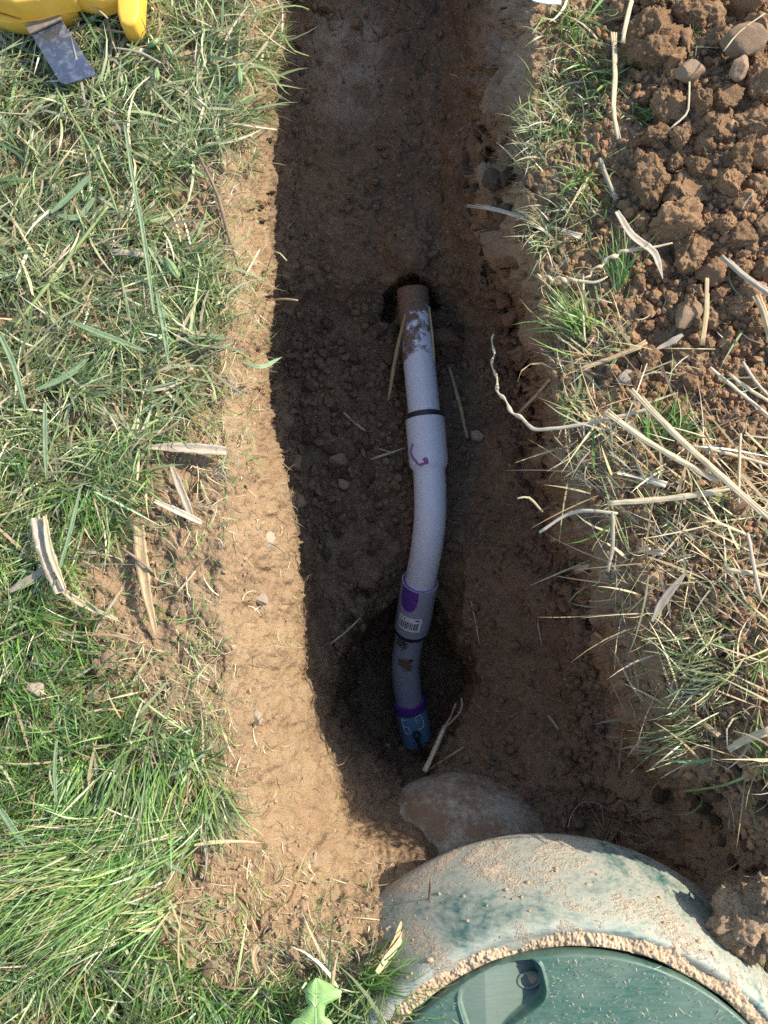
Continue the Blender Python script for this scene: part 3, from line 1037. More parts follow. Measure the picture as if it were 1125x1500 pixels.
def stone_mesh(name, seed, mat):
    v, f = ico(4)
    rs = np.random.default_rng(seed)
    q = v + rs.random(3) * 20
    # facets: cut by random planes
    for k_ in range(14):
        n_ = rs.normal(size=3); n_ /= np.linalg.norm(n_)
        h_ = .62 + .3 * rs.random()
        dd = v @ n_ - h_
        v = v - np.outer(np.maximum(dd, 0) * .85, n_)
    v = v * (1 + .10 * fbm(q, 2, seed, 3) + .05 * fbm(q, 7, seed, 3, .6))[:, None] * np.array([1, .75, .6])
    return new_mesh(name, v, f, True, mat)


CLODS = [clod_mesh('soil_clod', 100 + k_ * 3, M['clod'], 5) for k_ in range(8)]
LUMPS = [clod_mesh('soil_lump', 200 + k_ * 3, M['clod'], 4, .9) for k_ in range(6)]
LOAMS = [clod_mesh('loam_clod', 300 + k_ * 3, M['crumb_loam'], 4, .8) for k_ in range(5)]
TANBIG = [clod_mesh('dry_clod', 380 + k_ * 3, M['crumb_tan'], 5, 1.15, 0) for k_ in range(3)]
TANS = [clod_mesh('tan_clod', 340 + k_ * 3, M['crumb_tan'], 4, .9) for k_ in range(4)]
STONES = [stone_mesh('stone', 400 + k_, M['stone']) for k_ in range(4)]
PSTONES = [stone_mesh('pale_stone', 420 + k_, M['pale_stone']) for k_ in range(4)]


def put(name, me, u, v, rpx, label, cat, group=None, sink=.25, rot=None, zoff=0.0, sc=None):
    p, n = surf(float(u), float(v))
    dpt = (H_CAM - p[2])
    r_ = rpx / F_PX * dpt
    o = link(name, me, label=label, cat=cat, group=group)
    o.location = (p[0], p[1], p[2] + r_ * (.62 - sink) * 1.0 + zoff)
    o.rotation_euler = rot if rot else (random.uniform(-.4, .4), random.uniform(-.4, .4), random.uniform(0, 6.28))
    s_ = sc or (1, 1, 1)
    o.scale = (r_ * s_[0], r_ * s_[1], r_ * s_[2])
    if len(label.split()) < 4:
        TO_LABEL.append((o, u, v, rpx, label))
    return o


ANCHORS = [(715, 195, 'the dark hole on the right ledge'), (710, 262, 'the root held lump on the ledge'), (948, 72, 'the biggest crumbly clod'), (898, 130, 'the tall pale straw'), (1077, 82, 'the smooth brown stone'), (1000, 122, 'the small smooth tan stone'),
           (948, 275, 'the large rounded clod'), (985, 332, 'the wide rough clod'), (1080, 235, 'the large pale topped clod'), (1025, 160, 'the upright egg shaped clod'),
           (938, 350, 'the grey strap leaf'), (1003, 465, 'the flat greyish stone'), (1034, 455, 'the upright tan stalk'), (1090, 402, 'the grey stalk below the heap'),
           (915, 553, 'the tan stone under the bright tuft'), (990, 640, 'the crossed thick straws'), (1090, 572, 'the straw bundle at the right edge'), (900, 520, 'the tan straw below the bright tuft'),
           (1085, 1240, 'the dark crumbly clod in shade'), (1052, 1318, 'the big pale dry clod'), (436, 681, 'the cobble nearest the left wall'), (497, 675, 'the cobble midway to the bell socket'),
           (518, 618, 'the short grey straw on the floor'), (583, 520, 'the straw leaning on the pipe'), (568, 665, 'the straw touching the bell socket'), (620, 800, 'the bent pipe'), (450, 569, 'the pink white pebble'),
           (437, 733, 'the dark cobble'), (698, 639, 'the pale angular stone'), (790, 574, 'the straw bridging the crack'), (725, 530, 'the twisted white straw'), (775, 735, 'the small bent straw tip'), (800, 770, 'the bent pale straw'),
           (843, 836, 'the straw under the frayed straw'), (872, 926, 'the long tan straw'), (308, 1415, 'the flat mauve stone'), (322, 1345, 'the mauve grey pebble'), (64, 1008, 'the whitish lawn stone'), (214, 850, 'the long tapered dry leaf'),
           (190, 371, 'the short dead stalk'), (88, 75, 'the metal plate'), (580, 1370, 'the leaf leaning on the riser'), (463, 1450, 'the broad lobed leaf'), (85, 820, 'the broken dry leaf bundle')]
DIRS = ['right of', 'below and right of', 'straight below', 'below and left of', 'left of', 'above and left of', 'straight above', 'above and right of']
TO_LABEL = []


def name_lumps():
    """every lump is told apart by the landmark nearest to it, the side it lies on and its order going outward"""
    bins = {}
    for o, u, v, r_, what in TO_LABEL:
        dd = [(math.hypot(u - a, v - b), a, b, nm) for a, b, nm in ANCHORS]
        d_, a, b, nm = min(dd)
        k = int(round(math.degrees(math.atan2(v - b, u - a)) / 45.)) % 8
        bins.setdefault((what, DIRS[k], nm), []).append((d_, o))
    for (what, dr, nm), lst in bins.items():
        lst.sort(key=lambda x: x[0])
        for i, (d_, o) in enumerate(lst):
            od = ['', 'second ', 'third ', 'fourth ', 'fifth ', 'sixth ', 'seventh ', 'eighth ', 'ninth ', 'tenth ', 'eleventh ', 'twelfth '][min(i, 11)]
            o['label'] = (od + what + ' ' + dr + ' ' + nm) + (' counting outward' if i and len((od + what + ' ' + dr + ' ' + nm).split()) < 15 else '')


GC = 'soil clods heaped on the right bank'
big = [
    (948, 72, 50, 'biggest crumbly brown clod at the top of the heap beside the pale upright straw'),
    (948, 275, 40, 'large rounded crumbly clod above the grey strap leaf on the right bank'),
    (985, 332, 42, 'wide rough clod just right of the curved grey strap leaf'),
    (1080, 235, 38, 'large pale topped clod in the middle of the heap near the right edge'),
    (1000, 285, 34, 'lumpy clod right of the large rounded clod in the heap'),
    (1062, 272, 30, 'craggy clod below the large pale topped clod in the heap'),
    (1005, 25, 36, 'brown clod with a fibrous straw lying over it at the top edge'),
    (1025, 160, 24, 'upright egg shaped clod in the middle of the heap'),
    (975, 160, 30, 'broad clod left of the upright egg shaped clod'),
    (1105, 185, 36, 'large clod against the right edge beside the smooth stone'),
    (1056, 1318, 46, 'big pale dry clod resting on the right side of the green riser'),
    (1092, 1300, 27, 'pale crumb of earth touching the upper right of the big pale dry clod'),
    (1040, 1352, 25, 'pale crumb of earth touching the lower left of the big pale dry clod'),
    (1082, 1352, 28, 'pale crumb of earth under the big pale dry clod'),
    (1030, 1300, 20, 'small pale crumb of earth left of the big pale dry clod'),
    (1085, 1240, 34, 'dark crumbly clod in shade above the big pale dry clod'),
    (1108, 1400, 30, 'dry tan clod below the big pale clod at the lower right corner'),
    (1010, 372, 36, 'low spread out clod at the foot of the heap'),
    (957, 205, 24, 'narrow clod left of the pale upright fibre in the heap'),
]
for k_, (u, v, r_, lb) in enumerate(big):
    put('soil_clod', (TANBIG if v > 1290 else CLODS)[k_ % (3 if v > 1290 else 8)], u, v, r_, lb, 'clod', GC if v < 500 else 'clods beside the green riser', .2, None, {1056: .085, 1092: .07, 1040: .06, 1082: .07, 1030: .06}.get(u, 0))
mid = [(1080, 450, 18), (1105, 480, 16), (1040, 470, 15), (970, 470, 14), (1070, 505, 16), (1000, 520, 15), (1110, 540, 14), (940, 520, 13), (1010, 560, 15), (960, 565, 12), (1035, 30, 30), (1085, 15, 34), (960, 8, 32), (1110, 45, 26), (1110, 128, 30), (995, 205, 22), (1110, 275, 22), (1030, 320, 20), (1062, 332, 18),
       (1085, 350, 24), (935, 235, 14), (928, 213, 16), (1040, 402, 22), (925, 382, 14), (905, 25, 20), (1090, 300, 22), (1050, 195, 20), (940, 330, 16), (968, 395, 16),
       (1100, 95, 22), (1030, 215, 18), (1020, 250, 22), (915, 130, 16), (1120, 330, 24), (1048, 65, 24), (985, 245, 18), (1115, 225, 24), (908, 250, 12), (935, 415, 14),
       (1000, 70, 26), (1060, 150, 22), (985, 100, 22), (1120, 20, 28), (1085, 395, 18), (1118, 400, 20), (1060, 425, 16), (1015, 430, 14), (960, 435, 12)]
for k_, (u, v, r_) in enumerate(mid):
    put('soil_clod', (CLODS + LUMPS)[(k_ * 5) % 14], u, v, r_, 'middling clod', 'clod', GC, .2)
# small lumps: between the clods, and below the heap among the straw
rs = np.random.default_rng(5)
cnt = 0
while cnt < 80:
    u, v = rs.uniform(895, 1150), rs.uniform(-25, 460)
    if u < 895 + 30 * math.sin(v / 60.): continue
    put('soil_lump', LUMPS[cnt % 6], u, v, rs.uniform(6, 14), 'small soil lump', 'clod', 'small lumps between the clods', .15)
    cnt += 1
cnt = 0
while cnt < 50:
    u, v = rs.uniform(880, 1145), rs.uniform(430, 740)
    if u < 870 + (v - 440) * .2: continue
    put('soil_lump', LUMPS[(cnt * 5) % 6], u, v, rs.uniform(7, 15) * (1.5 if rs.random() < .2 else 1), 'crumbly soil lump', 'clod', 'soil lumps among the straw', .15)
    cnt += 1
cnt = 0
while cnt < 20:
    u, v = rs.uniform(960, 1140), rs.uniform(1130, 1290)
    if u < 930 + (v - 1130) * .9: continue
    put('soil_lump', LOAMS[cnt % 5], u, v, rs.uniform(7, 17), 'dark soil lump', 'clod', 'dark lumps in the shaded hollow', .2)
    cnt += 1
cnt = 0
while cnt < 50:
    u, v = rs.uniform(405, 590), rs.uniform(470, 850)
    if u < 420 + (v - 470) * .1: continue
    put('soil_lump', LOAMS[cnt % 5], u, v, rs.uniform(6, 13), 'dark rounded crumb', 'clod', 'loose crumbs on the trench floor', .1)
    cnt += 1
cnt = 0
while cnt < 36:
    u = rs.uniform(690, 860); v = rs.uniform(480, 930)
    c_ = np.interp(v, [480, 600, 700, 850, 930], [745, 770, 795, 840, 862])
    if abs(u - c_) > 34: continue
    put('soil_lump', LOAMS[cnt % 5], u, v, rs.uniform(5, 11), 'dark fallen crumb', 'clod', 'crumbs at the foot of the right wall', .1)
    cnt += 1
for (u, v, r_) in ((430, 1395, 11), (560, 1380, 14), (530, 1395, 12), (545, 1368, 10), (505, 1360, 9), (585, 1372, 11), (575, 1440, 12), (560, 1470, 13), (600, 1300, 9), (568, 1292, 10), (145, 975, 16), (165, 968, 18), (205, 1040, 16), (195, 1060, 10), (215, 1065, 9), (110, 985, 10), (145, 412, 14), (60, 232, 12), (110, 235, 13), (90, 215, 15), (205, 398, 8)):
    put('soil_lump', TANS[int(u) % 4], u, v, r_, 'tan soil lump', 'clod', 'tan lumps by the grass', .2)
put('soil_clod', LOAMS[1], 655, 500, 25, 'upright dark clod standing beside the muddy top of the pipe', 'clod', None, .1)
put('soil_clod', LOAMS[2], 690, 262, 22, 'crumbling lump of earth held by roots on the right ledge', 'clod', None, .2)
put('soil_clod', LOAMS[0], 720, 268, 20, 'second crumbling lump of earth on the right ledge under the grass', 'clod', None, .2)
put('soil_clod', LOAMS[4], 705, 190, 18, 'lump of earth beside the dark hole high on the right wall', 'clod', None, .2)
for k_, (u, v, r_) in enumerate([(682, 236, 13), (700, 280, 12), (735, 262, 16), (742, 240, 12), (676, 272, 12), (728, 300, 15), (712, 312, 12), (752, 285, 13), (694, 176, 10), (722, 178, 12), (738, 205, 13), (748, 312, 12), (690, 310, 9), (765, 262, 11)]):
    put('soil_lump', (LOAMS + LUMPS)[k_ % 11], u, v, r_, 'loose ledge clod', 'clod', 'clods on the right ledge', .1)
# stones
put('stone', STONES[0], 1077, 82, 40, 'smooth brown stone lying flat among the clods near the right edge', 'stone', None, .15, (.1, .1, .1), 0.02)
put('stone', STONES[1], 1000, 122, 26, 'small smooth tan stone between the clods below the biggest clod', 'stone', None, .1, (.1, .2, .2), 0.015)
put('stone', STONES[2], 1070, 118, 24, 'rounded tan stone just under the smooth brown stone', 'stone', None, .1, (.3, .2, 1.2), 0.02)
put('stone', STONES[3], 1003, 465, 30, 'flat greyish stone half buried beside the upright dry stalk', 'stone', None, .3, (0, .1, .8), 0, (1, .8, .6))
put('stone', PSTONES[0], 915, 553, 17, 'tan stone in the soil below the bright grass tuft', 'stone', None, .2)
put('stone', PSTONES[1], 698, 639, 12, 'pale angular stone on the trench floor at the end of a straw', 'stone', None, .05)
put('stone', STONES[1], 436, 681, 16, 'brown cobble on the trench floor nearest the left wall', 'stone', None, .1)
put('stone', STONES[2], 497, 675, 17, 'brown cobble on the trench floor midway to the bell socket', 'stone', None, .1)
put('stone', STONES[3], 437, 733, 15, 'dark cobble at the foot of the left wall below the other cobbles', 'stone', None, .1)
put('stone', STONES[0], 503, 710, 11, 'grey pebble below the cobble in mid trench', 'stone', None, .1)
put('stone', PSTONES[2], 450, 569, 6, 'small pink white pebble on the trench floor near the left wall', 'stone', None, 0)
put('stone', PSTONES[3], 567, 1095, 7, 'white pebble in the dark hole left of the blue fitting', 'stone', None, -.2)
put('stone', PSTONES[0], 386, 880, 13, 'tan stone set in the left lip of the trench over a dark socket', 'stone', None, .45)
put('stone', PSTONES[1], 393, 790, 17, 'flat pale stone set in the cut left face', 'stone', None, .55)
put('stone', PSTONES[2], 376, 1050, 13, 'pale stone stuck out of the left slope beside a small hollow', 'stone', None, .2)
put('stone', PSTONES[3], 64, 1008, 15, 'whitish stone sitting in the lawn at the left', 'stone', None, .1, None, .02)
put('stone', STONES[0], 322, 1345, 10, 'mauve grey pebble on the bare soil at the lower left', 'stone', None, .1)
put('stone', STONES[2], 308, 1415, 18, 'flat mauve stone at the edge of the lower grass', 'stone', None, .45)
put('stone', STONES[1], 330, 1418, 13, 'smaller flat stone right of the flat mauve stone', 'stone', None, .45)
put('stone', STONES[3], 305, 1357, 8, 'small grey pebble left of the mauve grey pebble', 'stone', None, .1)
put('stone', PSTONES[1], 462, 1255, 7, 'slim pale stone in the smooth tan slope', 'stone', None, .3, (0, 0, 1.3), 0, (1.6, .6, .6))

name_lumps()


def crumbs(name, label, n, region, size, mat, seed, sub=1, w=None):
    """loose crumbs nobody could count, joined into one"""
    r_ = np.random.default_rng(seed)
    u0, v0, u1, v1 = region
    U = r_.uniform(u0, u1, n * 4); V_ = r_.uniform(v0, v1, n * 4)
    if w is not None:
        keep = r_.random(len(U)) < w(U, V_)
        U, V_ = U[keep][:n], V_[keep][:n]
    else:
        U, V_ = U[:n], V_[:n]
    n = len(U)
    p, nn = surf(U, V_)
    s_ = size[0] * (size[1] / size[0]) ** (r_.random(n) ** 2.2)
    bv, bf = ico(sub)
    var = []
    for k_ in range(12):
        q = bv + r_.random(3) * 30
        var.append(bv * (1 + .45 * fbm(q, 1.6, k_, 2) + .25 * (.5 - worley(q, 2.2, k_)))[:, None] * (r_.uniform(.5, 1.15, 3)))
    var = np.array(var)[r_.integers(0, 12, n)]
    ang = r_.random((n, 3)) * 6.28
    ca, sa = np.cos(ang), np.sin(ang)
    for ax, (i, j) in enumerate(((0, 1), (1, 2), (0, 2))):
        x, y = var[..., i].copy(), var[..., j].copy()
        var[..., i] = x * ca[:, ax, None] - y * sa[:, ax, None]
        var[..., j] = x * sa[:, ax, None] + y * ca[:, ax, None]
    vv = var * s_[:, None, None] + (p + nn * (s_ * .45)[:, None])[:, None]
    ff = bf[None] + (np.arange(n) * len(bv))[:, None, None]
    return link(name, new_mesh(name, vv.reshape(-1, 3), ff.reshape(-1, 3), False, mat), kind='stuff', label=label)


trench_poly = [(430, -30), (690, -30), (690, 250), (700, 420), (770, 560), (800, 700), (850, 850), (880, 1000), (905, 1110), (960, 1250), (900, 1230), (780, 1190), (640, 1160), (540, 1150), (480, 1000), (455, 850), (430, 700), (405, 550), (410, 400), (415, 250)]
def wfloor(U, V_):
    d_ = inpoly(U, V_, trench_poly).astype(float)
    dens = np.where((V_ > 440) & (V_ < 780) & (U < 610), 1.0, np.where(V_ < 440, .10, .16))
    wl = np.interp(V_, [440, 600, 700, 850, 1000], [740, 770, 795, 840, 865])
    dens = np.maximum(dens, np.exp(-((U - wl) / 45) ** 2))
    dens = dens * (.35 + .65 * sstep(-.1, .25, fbm(np.stack([U, V_, U * 0], 1), 1 / 55., 8, 3)))
    return d_ * dens
crumbs('soil_crumbs', 'dark loose crumbs covering the trench floor', 9500, (400, -30, 960, 1260), (.0018, .020), M['crumb_loam'], 1, 1, wfloor)
crumbs('grit', 'pale grit and root chips specked over the trench floor', 1500, (400, -30, 960, 1260), (.0010, .0034), M['pale_stone'], 31, 1, lambda a, b: inpoly(a, b, trench_poly).astype(float) * .9)
def wbank(U, V_):
    e_ = np.interp(V_, [-30, 200, 450, 700, 900, 1100, 1300], [800, 800, 810, 850, 900, 960, 1080])
    d_ = (U > e_ - 15).astype(float) * (V_ < 1260)
    d_ *= np.where(U > e_ + 70, 1, .35)
    return d_
crumbs('topsoil_crumbs', 'brown crumbs of topsoil strewn over the right bank', 9500, (680, -30, 1155, 1420), (.002, .013), M['clod'], 2, 1, wbank)
def wleft(U, V_):
    a_ = np.interp(V_, [-30, 100, 250, 340, 450, 600, 700, 800, 900, 1000, 1100, 1250, 1330, 1420], [370, 360, 270, 240, 320, 250, 220, 140, 110, 200, 290, 300, 270, 300])
    b_ = np.interp(V_, [-30, 0, 150, 300, 550, 700, 850, 1000, 1100, 1180, 1250, 1330, 1440], [400, 405, 400, 390, 385, 412, 436, 446, 470, 515, 620, 570, 570])
    d_ = ((U > a_) & (U < b_)).astype(float)
    d_ *= .12 + .88 * sstep(80, 0, U - a_ - 20) + .5 * (V_ > 1290)
    return d_ * (.3 + .7 * sstep(-.1, .2, fbm(np.stack([U, V_, U * 0], 1), 1 / 40., 18, 3)))
crumbs('tan_crumbs', 'dry tan crumbs along the left lip and slope', 6500, (80, -30, 640, 1440), (.0016, .007), M['crumb_tan'], 3, 1, wleft)
# crumbs lying on the riser
rt = np.random.default_rng(9)
nn_ = 300
th_ = rt.uniform(R(40), R(150), nn_); t_ = rt.random(nn_) ** .7
kidx = (t_ * 52 + 8).astype(int)
kidx[120:] = rt.integers(10, 26, 180)
cr = np.stack([rp[kidx, 0] * np.cos(th_), rp[kidx, 0] * np.sin(th_), rp[kidx, 1]], 1)
bv, bf = ico(1)
s_ = .0011 * (5 ** rt.random(nn_) ** 3)
cv = bv[None] * s_[:, None, None] * rt.uniform(.5, 1.4, (nn_, 1, 3)) * rt.uniform(.6, 1.3, (nn_, len(bv), 1)) + cr[:, None]
link('dirt_crumbs', new_mesh('dirt_crumbs', cv.reshape(-1, 3), (bf[None] + (np.arange(nn_) * len(bv))[:, None, None]).reshape(-1, 3), True, M['crumb_tan']), tank, kind='stuff')

# ------------------------------------------------------------------ grass
def blades(name, label, roots, dirs, L, w, th0, th1, tint, mat, K=5, kind='stuff', twist=None, clampz=True, seed=0, curl=None):
    """ribbons that bend from th0 to th1 (angle from vertical)"""
    n = len(roots)
    r_ = np.random.default_rng(seed + 77)
    s = np.linspace(0, 1, K + 1)
    pos = np.empty((n, K + 1, 3)); pos[:, 0] = roots
    dd = dirs.copy()
    cur = r_.normal(0, .25, n) if curl is None else r_.normal(0, curl, n)
    for k_ in range(K):
        th = th0 + (th1 - th0) * ((k_ + .5) / K)
        an = cur / K * 1.0
        c_, s__ = np.cos(an), np.sin(an)
        dd = np.stack([dd[:, 0] * c_ - dd[:, 1] * s__, dd[:, 0] * s__ + dd[:, 1] * c_, dd[:, 2]], 1)
        step = np.sin(th)[:, None] * dd + np.cos(th)[:, None] * np.array([0, 0, 1.0])
        pos[:, k_ + 1] = pos[:, k_] + step * (L / K)[:, None]
    if clampz:
        g = roots[:, 2][:, None] + 0.001 + .004 * r_.random(n)[:, None]
        pos[:, 1:, 2] = np.maximum(pos[:, 1:, 2], g)
    T = np.gradient(pos, axis=1)
    T /= np.linalg.norm(T, axis=2, keepdims=True) + 1e-9
    side = np.cross(T, np.array([0, 0, 1.0]))
    side /= np.linalg.norm(side, axis=2, keepdims=True) + 1e-6
    tw = r_.normal(0, .5, n) if twist is None else r_.normal(0, twist, n)
    nrm = np.cross(side, T)
    sw = np.cos(tw)[:, None, None] * side + np.sin(tw)[:, None, None] * nrm
    prof = np.minimum(1, .55 + s * 2.2) * (1 - s ** 2.2)
    prof[-1] = .03
    hw = (w * .5)[:, None] * prof[None]
    a_ = pos - sw * hw[..., None]
    b_ = pos + sw * hw[..., None]
    vv = np.stack([a_, b_], 2).reshape(n, -1, 3)
    m = 2 * (K + 1)
    q = np.array([[2 * k_, 2 * k_ + 1, 2 * k_ + 3, 2 * k_ + 2] for k_ in range(K)])
    ff = (q[None] + (np.arange(n) * m)[:, None, None]).reshape(-1, 4)
    tt = np.repeat(tint, m, axis=0)
    return link(name, new_mesh(name, vv.reshape(-1, 3), ff, True, mat, dict(tint=tt)), kind=kind, label=label)


GREENS = np.array([(.10, .225, .035), (.075, .195, .032), (.145, .27, .05), (.125, .24, .085), (.18, .28, .085), (.24, .30, .075)])
CLIPS = np.array([(.25, .33, .155), (.35, .40, .225), (.19, .27, .10), (.42, .42, .23), (.28, .33, .13)])
DRYS = np.array([(.52, .43, .26), (.45, .34, .19), (.58, .51, .34), (.36, .27, .15), (.42, .40, .20)])


def pick(tab, n, r_, p=None, var=.2):
    c_ = tab[r_.choice(len(tab), n, p=p)]
    return np.clip(c_ * np.exp(r_.normal(0, var, (n, 1))) * (1 + r_.normal(0, .06, (n, 3))), .01, .8)


lawn_poly = [(-420, -330), (405, -330), (412, -60), (410, 60), (398, 130), (365, 190), (300, 232), (262, 258), (232, 310), (255, 350), (318, 380), (332, 430), (326, 500), (300, 545), (280, 590), (250, 640), (225, 690),
             (200, 740), (165, 785), (115, 820), (95, 850), (115, 885), (155, 930), (205, 1010), (245, 1050), (290, 1090), (318, 1160), (330, 1205), (285, 1240), (255, 1290), (262, 1370), (305, 1430), (420, 1440), (470, 1428), (585, 1442), (590, 1570), (560, 1800), (-420, 1800)]


def scatter(n, box, f, r_):
    U = r_.uniform(box[0], box[2], n); V_ = r_.uniform(box[1], box[3], n)
    k_ = r_.random(n) < f(U, V_)
    return U[k_], V_[k_]


holes = [(85, 212, 42, 30), (150, 400, 28, 22), (20, 232, 20, 16), (165, 975, 55, 35), (205, 1045, 26, 22), (100, 885, 45, 30), (35, 840, 25, 20), (180, 460, 15, 18)]


def lawn_w(U, V_):
    d_ = inpoly(U, V_, lawn_poly).astype(float)
    for (a_, b_, c_, e_) in holes:
        d_ *= .12 + .88 * sstep(.7, 1.3, np.hypot((U - a_) / c_, (V_ - b_) / e_))
    nz = fbm(np.stack([U, V_, U * 0], 1), 1 / 48., 28, 3)
    return d_ * (.12 + .88 * sstep(-.3, .12, nz))


# (a) short upright base growth and clumps
r_ = np.random.default_rng(21)
CU, CV = scatter(5200, (-50, -50, 600, 1560), lawn_w, r_)
XU, XV = scatter(6000, (-420, -330, 600, 1800), lambda a, b: lawn_w(a, b) * ((a < -50) | (b < -50) | (b > 1560)), r_)
CU, CV = np.concatenate([CU, XU]), np.concatenate([CV, XV])
nc = len(CU)
lean = fbm(np.stack([CU, CV, CU * 0], 1), 1 / 170., 33, 2) * 5.0 + r_.normal(0, .5, nc)
per = r_.integers(7, 14, nc)
ci = np.repeat(np.arange(nc), per)
n = len(ci)
# the lower lawn is longer and combed; the upper is short
lenv = np.interp(CV, [-50, 300, 700, 900, 1100, 1250, 1400, 1560], [.06, .072, .078, .075, .08, .10, .085, .08])
ru = CU[ci] + r_.normal(0, 7, n); rv = CV[ci] + r_.normal(0, 7, n)
rp_, rn_ = surf(ru, rv)
# combing: sweep of the long tussocks in the lower left
comb = np.exp(-((CU - 190) / 150) ** 2 - ((CV - 1240) / 120) ** 2)
tgt = np.where(CV > 1175, R(200), R(-95))
dirang = np.where((comb > .25)[ci], tgt[ci] + r_.normal(0, .35, n), lean[ci] + r_.normal(0, .8, n))
dirs = np.stack([np.cos(dirang), np.sin(dirang), 0 * dirang], 1)
L = lenv[ci] * r_.uniform(.55, 1.35, n) * (1 + .7 * comb[ci])
tint_c = pick(GREENS, nc, r_, None, .18)
yel = sstep(-.1, .3, fbm(np.stack([CU, CV, CU * 0], 1), 1 / 90., 44, 2))
upper = sstep(900, 500, CV)
tint = tint_c[ci] * np.exp(r_.normal(0, .22, (n, 1)))
tint = tint * (1 - .45 * upper[ci])[:, None] + .45 * upper[ci][:, None] * pick(CLIPS, n, r_)
dryp = r_.random(n) < (.10 + .16 * yel[ci] + .12 * upper[ci])
tint[dryp] = pick(DRYS, dryp.sum(), r_)
th0 = np.clip(r_.normal(.55, .3, n), .05, 1.3) + .35 * comb[ci]
th1 = np.clip(r_.normal(1.5, .3, n), .5, 1.9)
blades('lawn_grass', 'short green lawn grass left of the trench', rp_, dirs, L, r_.uniform(.0022, .0050, n), th0, th1, tint, M['grass'], 4, seed=1)

# (b) cut clippings and dead blades lying flat over it
def flat_w(U, V_):
    return lawn_w(U, V_) * np.interp(V_, [-50, 200, 650, 800, 1000, 1560], [1, 1, 1, .55, .3, .22])
U, V_ = scatter(15000, (-50, -50, 600, 1560), flat_w, r_)
XU, XV = scatter(9000, (-420, -330, 600, 1800), lambda a, b: flat_w(a, b) * ((a < -50) | (b < -50) | (b > 1560)), r_)
U, V_ = np.concatenate([U, XU]), np.concatenate([V_, XV])
n = len(U)
p_, _ = surf(U, V_)
p_[:, 2] += r_.uniform(.006, .034, n)
ang = fbm(np.stack([U, V_, U * 0], 1), 1 / 90., 63, 2) * 6 + r_.normal(0, 1.0, n)
L = r_.uniform(.03, .15, n)
tint = pick(CLIPS, n, r_, None, .22)
dm = r_.random(n) < .30
tint[dm] = pick(DRYS, dm.sum(), r_)
blades('grass_clippings', 'pale cut grass clippings strewn over the lawn', p_, np.stack([np.cos(ang), np.sin(ang), 0 * ang], 1), L, r_.uniform(.0024, .0075, n),
       r_.normal(1.45, .14, n), r_.normal(1.62, .18, n), tint, M['grass'], 4, clampz=False, seed=2, twist=.7, curl=.5)

def wleft_band(U, V_):
    a_ = np.interp(V_, [190, 340, 550, 700, 850, 1000, 1180, 1250, 1330, 1440], [300, 300, 320, 320, 320, 320, 330, 310, 290, 290])
    b_ = np.interp(V_, [190, 300, 550, 700, 850, 1000, 1100, 1180, 1250, 1330, 1440], [400, 396, 390, 418, 442, 455, 478, 520, 600, 575, 585])
    nz = fbm(np.stack([U, V_, U * 0], 1), 1 / 40., 48, 3)
    return ((U > a_) & (U < b_)) * (.25 + .75 * sstep(-.05, .25, nz))


# (c) dry thin grass on the bare strip between lawn and lip
def dry_w(U, V_):
    a_ = np.interp(V_, [200, 340, 450, 600, 700, 800, 900, 1000, 1100, 1250, 1330, 1420], [300, 250, 320, 240, 200, 130, 100, 190, 270, 260, 250, 290])
    b_ = np.interp(V_, [200, 340, 450, 560, 650, 800, 900, 1000, 1100, 1200, 1260, 1300, 1440], [395, 390, 392, 380, 380, 330, 320, 330, 350, 370, 420, 560, 580])
    d_ = ((U > a_) & (U < b_)).astype(float)
    nz = fbm(np.stack([U, V_, U * 0], 1), 1 / 45., 38, 3)
    hot = np.exp(-((U - 335) / 45) ** 2 - ((V_ - 625) / 60) ** 2) + np.exp(-((U - 280) / 50) ** 2 - ((V_ - 1030) / 90) ** 2) + np.exp(-((U - 320) / 35) ** 2 - ((V_ - 1180) / 50) ** 2) + .6 * np.exp(-((V_ - 1400) / 40) ** 2) + .75 * np.exp(-((U - 345) / 35) ** 2) * (V_ > 360) * (V_ < 640) + .4 * np.exp(-((U - 330) / 45) ** 2) * (V_ < 330)
    return d_ * np.clip(.15 + .5 * sstep(-.1, .25, nz) + hot, 0, 1)
U, V_ = scatter(18000, (90, 190, 600, 1440), dry_w, r_)
n = len(U)
p_, _ = surf(U, V_)
p_[:, 2] += r_.uniform(0, .008, n)
ang = fbm(np.stack([U, V_, U * 0], 1), 1 / 60., 73, 2) * 6 + r_.normal(0, .9, n)
tint = pick(DRYS, n, r_)
gm = r_.random(n) < .28
tint[gm] = pick(GREENS, gm.sum(), r_) * 1.2
blades('dry_grass', 'thin dry grass and straw bits on the bare strip', p_, np.stack([np.cos(ang), np.sin(ang), 0 * ang], 1), r_.uniform(.012, .06, n), r_.uniform(.0009, .0028, n),
       np.clip(r_.normal(1.2, .3, n), .2, 1.6), r_.normal(1.6, .2, n), tint, M['dry'], 4, seed=3, curl=.8)

U, V_ = scatter(5200, (300, 190, 640, 1440), wleft_band, r_)
n = len(U)
p_, nn = surf(U, V_)
p_ = p_ + nn * r_.uniform(.001, .006, n)[:, None]
ang = r_.normal(R(-100), 1.1, n)
tint = pick(DRYS * .9, n, r_, None, .4)
dk = r_.random(n) < .35
tint[dk] *= .4
blades('bank_debris', 'straw bits and broken roots lying on the pale left bank', p_, np.stack([np.cos(ang), np.sin(ang), 0 * ang], 1), r_.uniform(.006, .05, n) , r_.uniform(.0009, .0024, n),
       r_.normal(1.5, .3, n), r_.normal(1.75, .35, n), tint, M['dry'], 4, seed=33, curl=1.0, clampz=False)

